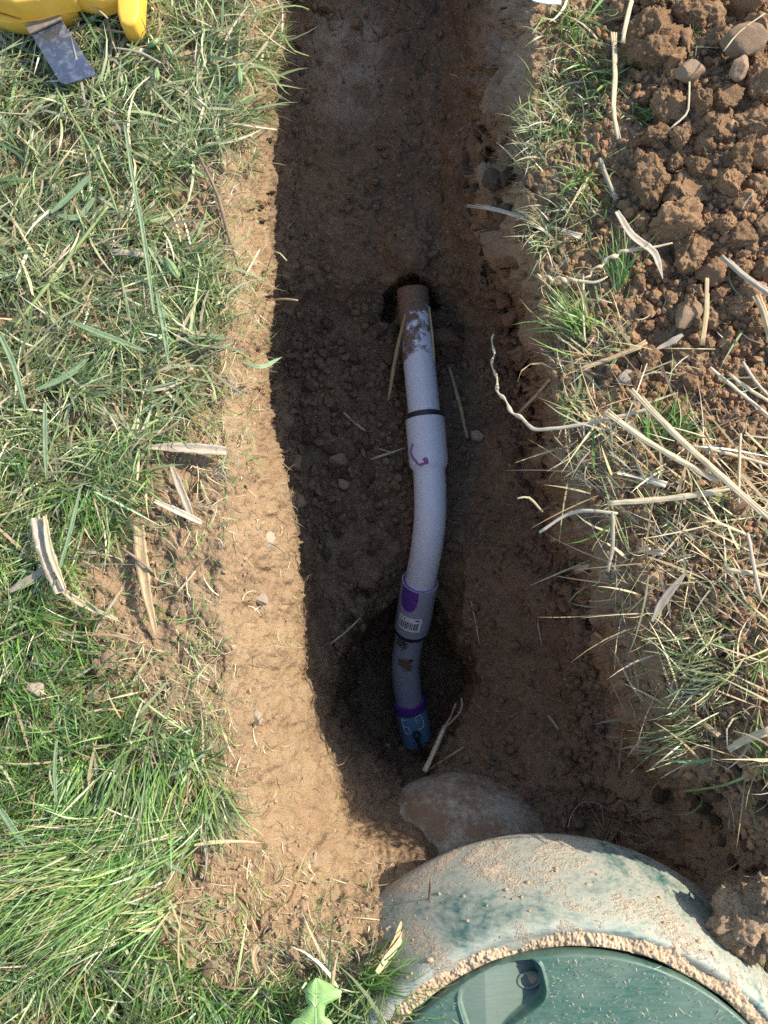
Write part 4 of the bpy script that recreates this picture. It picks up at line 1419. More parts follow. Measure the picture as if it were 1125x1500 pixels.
# (d) right bank: dead straw bits, fine roots
def rb_w(U, V_):
    e_ = np.interp(V_, [-30, 200, 450, 700, 900, 1100, 1250], [790, 780, 800, 835, 890, 950, 1060])
    d_ = (U > e_ - 10).astype(float)
    dens = np.interp(V_, [-30, 420, 470, 600, 1100, 1130, 1260], [.22, .25, .7, 1, 1, .35, .2])
    dens = np.where((V_ < 420) & (U > 900), .10, dens)
    dens = dens * np.where((V_ < 640) & (U > 920), .22, 1) * np.where((V_ < 720) & (U > 1040), .5, 1)
    nz = fbm(np.stack([U, V_, U * 0], 1), 1 / 50., 39, 3)
    return d_ * dens * (.3 + .7 * sstep(-.2, .2, nz))
U, V_ = scatter(7000, (760, -40, 1160, 1300), rb_w, r_)
XU, XV = scatter(5000, (800, -330, 1480, 1500), lambda a, b: (rb_w(a, b) * .6 + .12 * (a > 1160)) * ((a > 1160) | (b < -40)), r_)
U, V_ = np.concatenate([U, XU]), np.concatenate([V_, XV])
n = len(U)
p_, _ = surf(U, V_)
p_[:, 2] += r_.uniform(0, .03, n)
ang = r_.normal(R(160), 1.0, n) + math.pi * (r_.random(n) < .4)
tint = pick(DRYS, n, r_, None, .3)
gm = r_.random(n) < np.where(V_ < 420, .5, .22)
tint[gm] = pick(GREENS, gm.sum(), r_)
big_ = r_.random(n) < .12
blades('straw_litter', 'dry straw litter scattered on the right bank', p_, np.stack([np.cos(ang), np.sin(ang), 0 * ang], 1), r_.uniform(.02, .075, n) * np.where(big_, 1.6, 1), np.where(big_, r_.uniform(.003, .007, n), r_.uniform(.0008, .0024, n)),
       np.clip(r_.normal(1.3, .25, n), .3, 1.7), r_.normal(1.6, .25, n), tint, M['dry'], 4, seed=4, curl=.9)

U, V_ = scatter(700, (820, 500, 1160, 1130), lambda a, b: rb_w(a, b) * .9, r_)
n = len(U)
p_, _ = surf(U, V_)
p_[:, 2] += r_.uniform(.01, .05, n)
ang = r_.normal(R(150), .8, n) + math.pi * (r_.random(n) < .5)
blades('straw_litter', 'loose bleached straw lengths spread over the lower right bank', p_, np.stack([np.cos(ang), np.sin(ang), 0 * ang], 1), r_.uniform(.06, .18, n), r_.uniform(.0018, .0052, n),
       r_.normal(1.5, .12, n), r_.normal(1.62, .15, n), pick(DRYS * np.array([1.0, .95, .92]), n, r_, None, .35), M['dry'], 4, clampz=False, seed=14, twist=.6, curl=.25)

# (e) hair roots poking from the cut faces and floor
def root_w(U, V_):
    lip = polydist(U, V_, [(395, 100), (392, 300), (390, 500), (400, 620), (420, 720), (442, 900)])
    rl = polydist(U, V_, [(690, 150), (720, 250), (790, 420), (840, 700), (890, 900), (935, 1080)])
    d_ = .8 * np.exp(-(lip / 8) ** 2) * (V_ > 90) + .7 * np.exp(-(rl / 40) ** 2) + .8 * np.exp(-(np.hypot(U - 715, (V_ - 250) * .7) / 42) ** 2) + .10 * inpoly(U, V_, trench_poly)
    return d_
U, V_ = scatter(9000, (370, -20, 990, 1250), root_w, r_)
n = len(U)
p_, nn = surf(U, V_)
ang = r_.uniform(0, 6.28, n)
tint = pick(DRYS * .8, n, r_, None, .35)
blades('root_fibres', 'fine pale root fibres sticking out of the soil', p_, np.stack([np.cos(ang), np.sin(ang), 0 * ang], 1), r_.uniform(.008, .045, n), r_.uniform(.0006, .0016, n),
       np.clip(r_.normal(1.15, .35, n), .2, 1.7), r_.normal(1.6, .35, n), tint, M['dry'], 4, seed=5, curl=1.2)

# (f) straw chips on the lid and riser
nch = 800
th_ = rt.uniform(R(45), R(150), nch); rr2 = RL * np.sqrt(rt.uniform(.55, .99, nch))
q = np.stack([rr2 * np.cos(th_) + TC[0], rr2 * np.sin(th_) + TC[1], ZL + .03 * (1 - (rr2 / RL) ** 2) + .001], 1)
keep = ~inpoly(q[:, 0] - TC[0], q[:, 1] - TC[1], pocket)
q = q[keep]; nch = len(q)
ang = rt.normal(.2, .8, nch)
blades('straw_chips', 'tiny straw chips scattered on the dark green lid', q, np.stack([np.cos(ang), np.sin(ang), 0 * ang], 1), rt.uniform(.003, .007, nch) * np.where(rt.random(nch) < .08, 2.6, 1), rt.uniform(.0005, .0014, nch),
       np.full(nch, 1.5), np.full(nch, 1.6), pick(DRYS * 1.15, nch, rt), M['dry'], 3, clampz=True, seed=6, twist=.2)


# countable tufts
def tuft(u, v, n, L, px, lean, spread, tab, label, up=.5, w=(.0020, .0042), seed=0, end=1.5, name='grass_tuft', group=None):
    r_ = np.random.default_rng(900 + seed)
    ru = u + r_.normal(0, px, n); rv = v + r_.normal(0, px, n)
    p_, _ = surf(ru, rv)
    c0 = np.array(surf(float(u), float(v))[0])
    an = np.radians(-lean) + r_.normal(0, spread, n)
    tint = pick(tab, n, r_)
    dm = r_.random(n) < .12
    tint[dm] = pick(DRYS, dm.sum(), r_)
    o = blades(name, label, p_ - c0, np.stack([np.cos(an), np.sin(an), 0 * an], 1), L * r_.uniform(.5, 1.2, n), r_.uniform(w[0], w[1], n),
               np.clip(r_.normal(up, .3, n), .05, 1.5), np.clip(r_.normal(end, .3, n), .4, 2.2), tint, M['grass'], 5, kind=None, clampz=False, seed=seed)
    o.location = c0
    o['category'] = 'grass tuft'
    if group: o['group'] = group
    return o


BR = np.array([(.13, .27, .04), (.10, .225, .038), (.18, .30, .06)])
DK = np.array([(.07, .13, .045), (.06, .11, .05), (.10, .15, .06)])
PL = np.array([(.22, .27, .12), (.30, .31, .17), (.17, .22, .08)])
# lean: photo angle of the blades, degrees clockwise from right
tufts = [
    (838, 40, 70, .10, 15, 100, 1.2, GREENS, 'green tuft at the top edge between the trench and the heap'),
    (862, 95, 60, .09, 18, 95, .9, BR, 'bright tuft left of the tall pale straw beside the heap'),
    (815, 120, 60, .07, 12, 150, 1.2, PL, 'pale thin tuft hanging at the trench edge under the top tuft'),
    (870, 150, 50, .07, 16, 110, 1.2, DK, 'dark tuft at the foot of the tall pale straw'),
    (800, 195, 80, .08, 15, 170, 1.1, PL, 'pale spreading tuft over the right ledge of the trench'),
    (835, 185, 60, .075, 18, 120, 1.4, GREENS, 'green tuft right of the spreading tuft on the ledge'),
    (770, 230, 60, .075, 13, 190, .9, PL, 'withered tuft drooping into the trench by the dark hole'),
    (940, 165, 26, .05, 9, 20, 1.2, GREENS, 'small green tuft squeezed between two clods'),
    (1010, 75, 24, .05, 10, 20, 1.2, DK, 'dark green tuft in the gap right of the biggest clod'),
    (860, 270, 60, .075, 16, 100, .9, BR, 'bright tuft above the long grey twig at the trench edge'),
    (845, 315, 70, .09, 20, 165, .8, DK, 'dark tuft lying over the long grey twig'),
    (800, 350, 60, .08, 13, 170, .9, PL, 'withered tuft under the long grey twig'),
    (905, 415, 50, .10, 8, -100, .35, BR, 'narrow bright green tuft leaning on the strap leaf'),
    (852, 490, 80, .125, 9, 215, .38, BR, 'long bright green tuft fanning out over the right trench edge'),
    (905, 510, 24, .07, 10, 200, .8, PL, 'thin pale tuft beside the tan stone'),
    (950, 640, 50, .08, 12, -70, .5, BR, 'bright tuft standing behind the crossed thick straws'),
    (985, 625, 40, .07, 10, -60, .6, BR, 'bright tuft right of the crossed thick straws'),
    (838, 600, 50, .05, 5, 180, 1.2, GREENS, 'short tuft at the edge beside the twisted white straw'),
    (860, 680, 44, .06, 16, 160, 1.1, PL, 'short pale tuft under the pale thick straw'),
    (1000, 755, 30, .06, 14, 40, 1.2, GREENS, 'green tuft below the crossing of the long straws'),
    (1112, 955, 26, .11, 6, 100, .5, BR, 'broad bladed bright tuft at the right edge'),
    (1110, 1080, 20, .08, 8, 95, .6, BR, 'small bright tuft beside the cut tan straw at the right edge'),
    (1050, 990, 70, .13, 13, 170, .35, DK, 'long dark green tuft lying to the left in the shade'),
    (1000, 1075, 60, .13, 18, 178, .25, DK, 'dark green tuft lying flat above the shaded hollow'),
    (1035, 930, 50, .08, 13, 170, .8, PL, 'pale tuft among the dead straw near the right edge'),
    (1112, 1375, 60, .07, 16, 170, 1.0, BR, 'yellow green tuft on the clods at the lower right edge'),
    (540, 1425, 90, .13, 14, -15, .35, BR, 'long green tuft leaning over the green riser'),
    (575, 1490, 70, .10, 18, -20, .6, GREENS, 'green tuft at the bottom edge beside the riser'),
    (395, 30, 60, .09, 7, 30, .8, PL, 'flowering tuft hanging over the left trench edge at the top'),
    (372, 110, 60, .08, 9, 40, .8, GREENS, 'green tuft hanging over the left lip below the flowering tuft'),
    (398, 75, 60, .085, 9, 25, .8, GREENS, 'loose green tuft drooping over the left lip beside the yellow tool'),
    (388, 165, 60, .075, 9, 40, .9, PL, 'pale loose tuft drooping over the left lip below the green one'),
    (365, 240, 40, .06, 8, 60, .9, PL, 'thin withered tuft on the left lip above the grey brown twig'),
    (345, 200, 60, .075, 14, 60, .7, PL, 'thin tuft hanging down the left lip above the bare patch'),
    (300, 440, 120, .08, 13, 60, 1.2, BR, 'dense dark green tuft at the lawn edge left of the lip'),
    (318, 1175, 90, .085, 14, 45, .35, PL, 'stiff yellow green tuft pointing down the tan slope'),
    (215, 1130, 120, .15, 20, 95, .25, GREENS, 'long combed green tuft running down the lower lawn'),
    (185, 1275, 220, .17, 20, 160, .3, BR, 'thick combed tussock sweeping left in the lower lawn'),
    (150, 1320, 160, .15, 20, 155, .3, GREENS, 'second combed tussock below the thick one'),
    (60, 1160, 120, .09, 20, 30, 1.3, BR, 'bright tuft at the left edge of the lower lawn'),
    (120, 740, 140, .09, 20, 70, .8, BR, 'bright fine tuft above the broken dry leaf at left'),
    (45, 900, 140, .10, 20, 10, .8, BR, 'bright fine tuft below the broken dry leaf at left'),
]
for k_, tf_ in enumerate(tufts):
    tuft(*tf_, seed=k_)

# ------------------------------------------------------------------ single straws, stalks, leaves
def ground_path(pts, h, n=None):
    """polyline in the photo laid on the ground: straight in height between its ends, lifted over bumps"""
    out = []
    pts = np.array(pts, float)
    t = np.concatenate([[0], np.cumsum(np.hypot(*np.diff(pts[:, :2], axis=0).T))])
    n = n or max(6, int(t[-1] / 9))
    tt = np.linspace(0, t[-1], n)
    pu = pchip(tt, t, pts[:, :2]) if len(pts) > 2 else np.stack([np.interp(tt, t, pts[:, 0]), np.interp(tt, t, pts[:, 1])], 1)
    zg = zat(pu[:, 0], pu[:, 1])
    if pts.shape[1] > 2:
        z = np.interp(tt, t, pts[:, 2])
    else:
        z0, z1 = zg[0], zg[-1]
        line = z0 + (z1 - z0) * tt / t[-1]
        up = np.clip(np.max(zg - line), 0, .03)
        z = np.maximum(line + up * .7, np.minimum(zg, line + .05)) + h
        k = np.ones(5) / 5
        z = np.convolve(np.pad(z, 2, mode='edge'), k, mode='valid')
    return P(pu[:, 0], pu[:, 1], z), t[-1]


GS = 'single straws and stalks'


def stalk_attrs(p, seg):
    K = len(p)
    al = np.concatenate([[0], np.cumsum(np.linalg.norm(np.diff(p, axis=0), axis=1))])
    ar = np.tile(np.abs(np.linspace(-1, 1, seg, endpoint=False)), K)
    return dict(along=np.concatenate([np.repeat(al, seg), al[[0, -1]]]), around=np.concatenate([ar, [0, 0]]))


def straw(name, pts, wpx, mat, label, h=.012, taper=(.8, 1, 1, .75), flat=.7, group=None, seg=7, cat='straw', twist=0, splay=0):
    p, tl = ground_path(pts, h)
    dist = H_CAM - p[:, 2].mean()
    rad = wpx * .44 / F_PX * dist
    s = np.linspace(0, 1, len(p))
    rs_ = np.random.default_rng(abs(hash(label)) % 1000 if False else sum(map(ord, label)))
    r_ = rad * np.interp(s, np.linspace(0, 1, len(taper)), taper) * (1 + .08 * rs_.normal(size=len(p)))
    c0 = p[0].copy()
    # slight natural kinks
    p = p + rs_.normal(0, rad * .04, p.shape)
    bend = rs_.normal(0, rad * .9)
    p[:, 2] += bend * np.sin(s * math.pi) * .5
    if twist:
        p2 = catmull(p, len(p) * 5)
        s2 = np.linspace(0, 1, len(p2))
        env = sstep(.62, .40, s2)
        ph = s2 * twist + 6 * pnoise(np.stack([s2 * 9, s2 * 0, s2 * 0 + twist], 1), 1., 5)
        r2 = np.interp(s2, s, r_) * .8 * (1 + .4 * env * np.sin(ph))
        T = np.gradient(p2, axis=0); T /= np.linalg.norm(T, axis=1, keepdims=True)
        A = np.cross(T, [0, 0, 1.]); 
        p2 = p2 + A * (env * rad * .7 * np.sin(ph * .5))[:, None] + np.array([0, 0, 1.]) * (env * rad * .7 * np.cos(ph * .5))[:, None]
        p, r_ = p2, r2
    sets = [(p - c0, r_)]
    if wpx >= 8 and not twist and seg == 7:
        T = np.gradient(p, axis=0); T /= np.linalg.norm(T, axis=1, keepdims=True)
        A = np.cross(T, [0, 0, 1.]); A /= np.linalg.norm(A, axis=1, keepdims=True) + 1e-9
        sets = [(p - c0, r_ * .78)]
        for sg_ in (-1, 1):
            e_ = np.abs(s - .5) * 2
            q = p - c0 + A * (sg_ * rad * (.55 + rs_.uniform(.0, .9) * e_ ** 4))[:, None] + np.array([0, 0, 1.]) * (rad * rs_.uniform(-.3, .3))
            c_ = slice(0, len(p) - int(rs_.integers(0, max(1, len(p) // 3)))) if sg_ > 0 else slice(int(rs_.integers(0, max(1, len(p) // 3))), len(p))
            if len(q[c_]) > 3:
                sets.append((q[c_], (r_ * .5)[c_]))
    vs_, fs_, at_, o_ = [], [], [], 0
    for q, rq in sets:
        v1, f1, _ = tube(q, rq, seg, True, flat)
        vs_.append(v1); fs_ += [x_ + o_ for x_ in f1]; o_ += len(v1)
        at_.append(stalk_attrs(q, seg))
    v_, f_ = np.concatenate(vs_), fs_
    sa = {k_: np.concatenate([a_[k_] for a_ in at_]) for k_ in ('along', 'around')}
    o = link(name, new_mesh(name, v_, f_, True, mat, sa), label=label, cat=cat, group=group, loc=c0)
    return o


def leaf(name, pts, wpx, mat, label, h=.014, prof=(.4, 1, .9, .05), fold=.35, cat='leaf', group=None, ragged=0.0):
    """dry or green strap leaf: a folded ribbon with real thickness"""
    p, tl = ground_path(pts, h)
    p = catmull(p, max(12, len(p) * 2))
    dist = H_CAM - p[:, 2].mean()
    hw = wpx * (.34 if mat is bg else .46) / F_PX * dist
    s = np.linspace(0, 1, len(p))
    rs_ = np.random.default_rng(sum(map(ord, label)))
    pr = pchip(s, np.linspace(0, 1, len(prof)), np.array(prof, float)[:, None])[:, 0]
    T = np.gradient(p, axis=0); T /= np.linalg.norm(T, axis=1, keepdims=True)
    A = np.cross(T, [0, 0, 1.]); A /= np.linalg.norm(A, axis=1, keepdims=True)
    B = np.cross(A, T)
    c0 = p[0].copy()
    cols = []
    for q in (-1, -.5, 0, .5, 1):
        wv_ = hw * pr * q * (1 + ragged * rs_.normal(size=len(p)))
        cols.append(p - c0 + A * wv_[:, None] + B * (fold * abs(q) * hw * pr + .0004 * rs_.normal(size=len(p)))[:, None])
    g = np.stack(cols, 1)
    th = np.array([0, 0, -.0007])
    n_ = len(p)
    ix = np.arange(n_ * 5).reshape(n_, 5)
    f1 = np.stack([ix[:-1, :-1], ix[:-1, 1:], ix[1:, 1:], ix[1:, :-1]], -1).reshape(-1, 4)
    v_ = np.concatenate([g.reshape(-1, 3), (g + th).reshape(-1, 3)])
    m = n_ * 5
    sd = []
    for c_ in (0, 4):
        a_ = ix[:-1, c_]; b_ = ix[1:, c_]
        q_ = np.stack([a_, b_, b_ + m, a_ + m], 1)
        sd.append(q_ if c_ == 0 else q_[:, ::-1])
    f = np.concatenate([f1, f1[:, ::-1] + m] + sd)
    al = np.concatenate([[0], np.cumsum(np.linalg.norm(np.diff(p, axis=0), axis=1))])
    at = dict(along=np.tile(np.repeat(al, 5), 2), around=np.tile(np.tile(np.linspace(-1, 1, 5), n_), 2))
    return link(name, new_mesh(name, v_, f, True, mat, at), label=label, cat=cat, group=group, loc=c0)


sp, stn, sg, sb, sw_, sgr, bg = (M[k_] for k_ in ('straw_pale', 'straw_tan', 'straw_grey', 'straw_brown', 'straw_white', 'straw_green', 'blade_green'))
STRAWS = [
    ([(899, 48), (900, 110), (898, 160), (905, 204)], 9, sp, 'tall pale straw standing beside the biggest clod on the right bank', .04),
    ([(928, -10), (918, 30), (911, 62)], 8, sp, 'pale straw at the top edge above the biggest clod', .07),
    ([(878, 232), (890, 262), (903, 292)], 8, sg, 'short grey stalk leading down to the strap leaf', .03),
    ([(855, 402), (854, 450), (857, 502)], 4, sp, 'thin upright straw through the long bright tuft', .04),
    ([(925, 570), (985, 632), (1060, 700), (1130, 764)], 11, sp, 'thick pale straw slanting down to the right edge, upper of the crossed pair', .06),
    ([(888, 604), (950, 648), (1010, 682), (1052, 706)], 10, sp, 'thick straw running just under the upper crossed straw', .045),
    ([(808, 660), (840, 664), (900, 688), (975, 712)], 12, sw_, 'pale thick straw with a split tip poking over the trench edge', .035),
    ([(1036, 408), (1034, 455), (1028, 505)], 9, stn, 'upright dry tan stalk beside the flat greyish stone', .03),
    ([(848, 540), (900, 522), (948, 502)], 8, stn, 'tan straw lying below the long bright tuft', .03),
    ([(757, 608), (790, 574), (822, 536)], 6, stn, 'straw bridging the dark crack at the right trench wall', None),
    ([(890, 736), (960, 732), (1075, 716)], 10, sp, 'flat pale straw pointing left below the crossed straws', .035),
    ([(758, 730), (770, 728), (795, 750)], 4, sp, 'small bent straw tip hanging into the trench', None),
    ([(785, 752), (830, 730), (868, 712)], 6, sg, 'grey straw above the bent pale straw at the trench edge', .02),
    ([(790, 780), (836, 752), (856, 748), (905, 752)], 6, sw_, 'bent pale straw reaching into the trench from the right edge', None),
    ([(806, 792), (822, 786), (880, 798), (970, 812)], 9, sw_, 'pale straw with a frayed tip below the bent pale straw', .035),
    ([(843, 836), (890, 820), (952, 804)], 9, sp, 'straw crossing under the frayed pale straw', .03),
    ([(898, 750), (898, 795), (890, 838)], 7, sg, 'grey stalk hanging down across the frayed pale straw', .045),
    ([(872, 926), (905, 952), (950, 996), (1052, 1078)], 9, stn, 'long tan straw slanting down the right bank above the hollow', .035),
    ([(1066, 1096), (1132, 1068)], 12, sp, 'cut tan straw end jutting in from the right edge', .05),
    ([(1040, 538), (1085, 575), (1130, 612)], 6, sw_, 'lowest straw of the bundle at the right edge', .03),
    ([(1068, 548), (1100, 572), (1130, 590)], 7, sp, 'middle straw of the bundle at the right edge', .045),
    ([(1088, 530), (1108, 560), (1130, 584)], 6, sg, 'upper grey straw of the bundle at the right edge', .05),
    ([(1057, 374), (1090, 402), (1128, 430)], 10, sg, 'grey stalk lying across the foot of the heap', .04),
    ([(1108, 432), (1120, 465), (1130, 500)], 11, stn, 'tan stalk leaving the right edge below the heap', .04),
    ([(1085, 635), (1083, 690), (1082, 742)], 5, sp, 'thin upright straw right of the crossed straws', .05),
    ([(1010, 652), (1070, 666), (1130, 682)], 6, sp, 'thin straw running to the right edge above the crossed pair', .03),
    ([(1060, 834), (1130, 844)], 8, sp, 'pale straw lying level at the right edge', .04),
    ([(1095, 780), (1104, 830), (1115, 880)], 7, sg, 'grey straw hanging down near the right edge', .05),
    ([(690, 880), (700, 930), (702, 945)], 3, sg, 'thin straw on the trench floor right of the coupling', .004),
    ([(788, 912), (794, 945)], 4, sg, 'short straw on the sloping floor right of the dark hole', .004),
    ([(913, 1077), (906, 1132)], 5, sg, 'grey straw at the foot of the lower right wall', .006),
    ([(803, 1047), (819, 1069)], 5, sg, 'short pale straw bit on the sloping floor near the tank', .004),
    ([(594, 460), (580, 520), (569, 586)], 7, stn, 'tan straw leaning on the left side of the pipe top', None),
    ([(629, 450), (634, 495), (637, 534)], 4, stn, 'thin straw along the right side of the pipe top', None),
    ([(657, 534), (670, 580), (685, 642)], 7, stn, 'tan straw leading from the dark clod to the pale stone', .008),
    ([(503, 604), (535, 631)], 6, sg, 'short grey straw on the floor left of the bell socket', .006),
    ([(543, 673), (594, 656)], 5, sg, 'straw touching the left side of the bell socket', .01),
    ([(547, 655), (572, 662)], 3, sg, 'thin straw crossing the one at the bell socket', .008),
    ([(480, 946), (506, 926), (528, 905)], 4, sg, 'dim straw on the floor left of the coupling', .006),
    ([(680, 1094), (655, 1110), (622, 1132)], 4, stn, 'thin tan twig meeting the white stick at its lower end', .012),
    ([(290, 225), (318, 285), (335, 345), (352, 400)], 6, sb, 'grey brown twig lying down the bare left strip', .012),
    ([(164, 368), (190, 371), (222, 376)], 11, sg, 'short dead stalk lying in the lawn above the small soil lump', .03),
    ([(176, 802), (200, 818), (224, 838)], 5, sb, 'purple brown twig across the top of the long dry leaf', .022),
    ([(258, 870), (287, 836)], 4, sp, 'thin white straw bit on the bare strip right of the long dry leaf', .006),
    ([(200, 320), (270, 335), (330, 362), (372, 405), (400, 456)], 5, sgr, 'long green stem arching from the lawn over the left lip', .02),
    ([(285, 505), (340, 512), (372, 530)], 4, sgr, 'green stem carrying a leaf over the left lip', .02),
    ([(360, 402), (380, 365)], 5, sw_, 'short pale straw poking up at the left lip', .02),
    ([(392, 440), (415, 438), (436, 440)], 4, sp, 'pale seed stem reaching over the left lip', None),
    ([(388, 405), (405, 368), (420, 382)], 3, sp, 'bent thin straw poking over the left lip above the seed stem', None),
    ([(165, 70), (200, 75), (235, 92)], 5, sg, 'pale dead stem beside the yellow tool foot', .035),
    ([(120, 5), (140, 12), (158, 27)], 4, sp, 'dry blade lying against the yellow tool', .06),
    ([(340, 52), (385, 18), (435, 8), (452, 14)], 4, sgr, 'green seed stem arching over the top of the trench', None),
    ([(378, 40), (412, 52), (430, 75), (452, 82)], 4, sgr, 'second green seed stem below the arching one', None),
    ([(330, 96), (385, 100), (418, 135), (425, 140)], 4, sgr, 'drooping seed stem lower on the left lip', None),
    ([(330, 180), (370, 185), (405, 190)], 4, sp, 'dry stem jutting level from the left lip', None),
    ([(140, 690), (195, 706), (238, 735)], 4, sgr, 'green stem leading to the pale split stalk', .03),
    ([(20, 480), (90, 390), (158, 302)], 7, sgr, 'long green stalk slanting up through the clippings', .04),
    ([(82, 130), (125, 205), (150, 252), (172, 312)], 5, sgr, 'long thin green stalk below the metal plate', .04),
    ([(628, 1350), (629, 1315), (631, 1286)], 4, sb, 'dark thin stem standing on the left part of the riser', None),
    ([(868, 1252), (884, 1290), (893, 1335), (900, 1352)], 2.5, sb, 'fine dark stem lying on the riser wall', None),
    ([(1120, 20), (1080, 50), (1060, 75)], 3, sp, 'fine fibre across the clods at the upper right corner', .07),
    ([(1010, 120), (1008, 160), (980, 190)], 4, sp, 'pale fibre hanging over the clods in mid heap', .075),
    ([(1000, 1160), (1060, 1150), (1092, 1138)], 6, sgr, 'lone green blade crossing the shaded hollow', .06),
    ([(800, 640), (900, 640), (960, 605)], 4, sg, 'grey straw under the twisted white straw', .02),
]
TANK_Z = lambda u, v: None
for pts, w_, mt_, lb, h_ in STRAWS:
    if h_ is None:
        a_ = np.array(pts, float)
        zz = zat(a_[:, 0], a_[:, 1])
        if 'over the left lip' in lb or 'over the top of the trench' in lb or 'level from the left lip' in lb or 'below the arching' in lb or 'lower on the left lip' in lb:
            z = np.linspace(zz[0] + .02, max(zz[0] - .03, -.12), len(a_)) + .03 * np.sin(np.linspace(0, 3.14, len(a_)))
        elif 'pipe top' in lb:
            z = np.linspace(-.615 if 'left side' in lb else -.605, -.70, len(a_)) if 'left side' in lb else np.linspace(-.60, -.64, len(a_))
        elif 'bridging' in lb:
            z = np.linspace(-.34, -.03, len(a_))
        elif 'riser' in lb:
            z = {'dark thin stem standing on the left part of the riser': [-.09, -.05, .0], 'fine dark stem lying on the riser wall': [-.235, -.175, -.115, -.085]}[lb]
        elif 'bent straw tip' in lb:
            z = np.linspace(-.02, -.04, len(a_))
        else:
            z = np.linspace(-.03, zz[-1] + .04, len(a_))
        pts = [(x_, y_, float(q_)) for (x_, y_), q_ in zip(a_, z)]
        h_ = 0
    straw('straw' if mt_ not in (sgr, sb) else ('green_stalk' if mt_ is sgr else 'twig'), pts, w_, mt_, lb, h_, cat='straw' if mt_ not in (sgr, sb) else ('stem' if mt_ is sgr else 'twig'))

# twisted white straw over the right edge
straw('straw', [(723, 490, -.10), (722, 520, -.08), (727, 560, -.05), (742, 592, -.02), (760, 610, .0), (788, 629, .02), (850, 622, .04), (900, 611, .06), (955, 598, .07)], 8, sw_,
      'twisted white straw curling down into the trench from the right', 0, twist=95, taper=(.5, .8, 1, 1, .9))
straw('straw', [(684, 300, -.10), (720, 306, -.05), (790, 328, .01), (850, 348, .05)], 8, sg, 'long grey twig reaching over the trench with a small side spur', 0, taper=(.4, .8, 1, 1))
# seed heads
for pts, lb in (([(786, 402), (805, 408), (830, 410), (870, 414), (890, 405)], 'braided dry seed head lying left of the strap leaf'),
                ([(856, 408), (880, 388), (915, 368), (958, 362), (985, 356)], 'curved dry seed head passing over the strap leaf')):
    straw('seed_head', pts, 9, sp, lb, .045, twist=70, taper=(.3, .8, 1, .8, .4), cat='seed head')
# white stick by the blue fitting, with forked twigs
stick = straw('white_stick', [(622, 1130, -.70), (652, 1064, -.80)], 9, sw_, 'square white stick leaning over the wire near the blue fitting', 0, taper=(1, 1, 1), seg=4, flat=1, cat='stick')
straw('twig', [(650, 1066, -.80), (660, 1050, -.80), (664, 1040, -.78), (668, 1030, -.77)], 4, sg, 'left fork of the twig beyond the white stick', 0, cat='twig')
straw('twig', [(652, 1066, -.80), (668, 1050, -.79), (677, 1035, -.78), (676, 1022, -.77)], 4, sg, 'right fork of the twig beyond the white stick', 0, cat='twig')

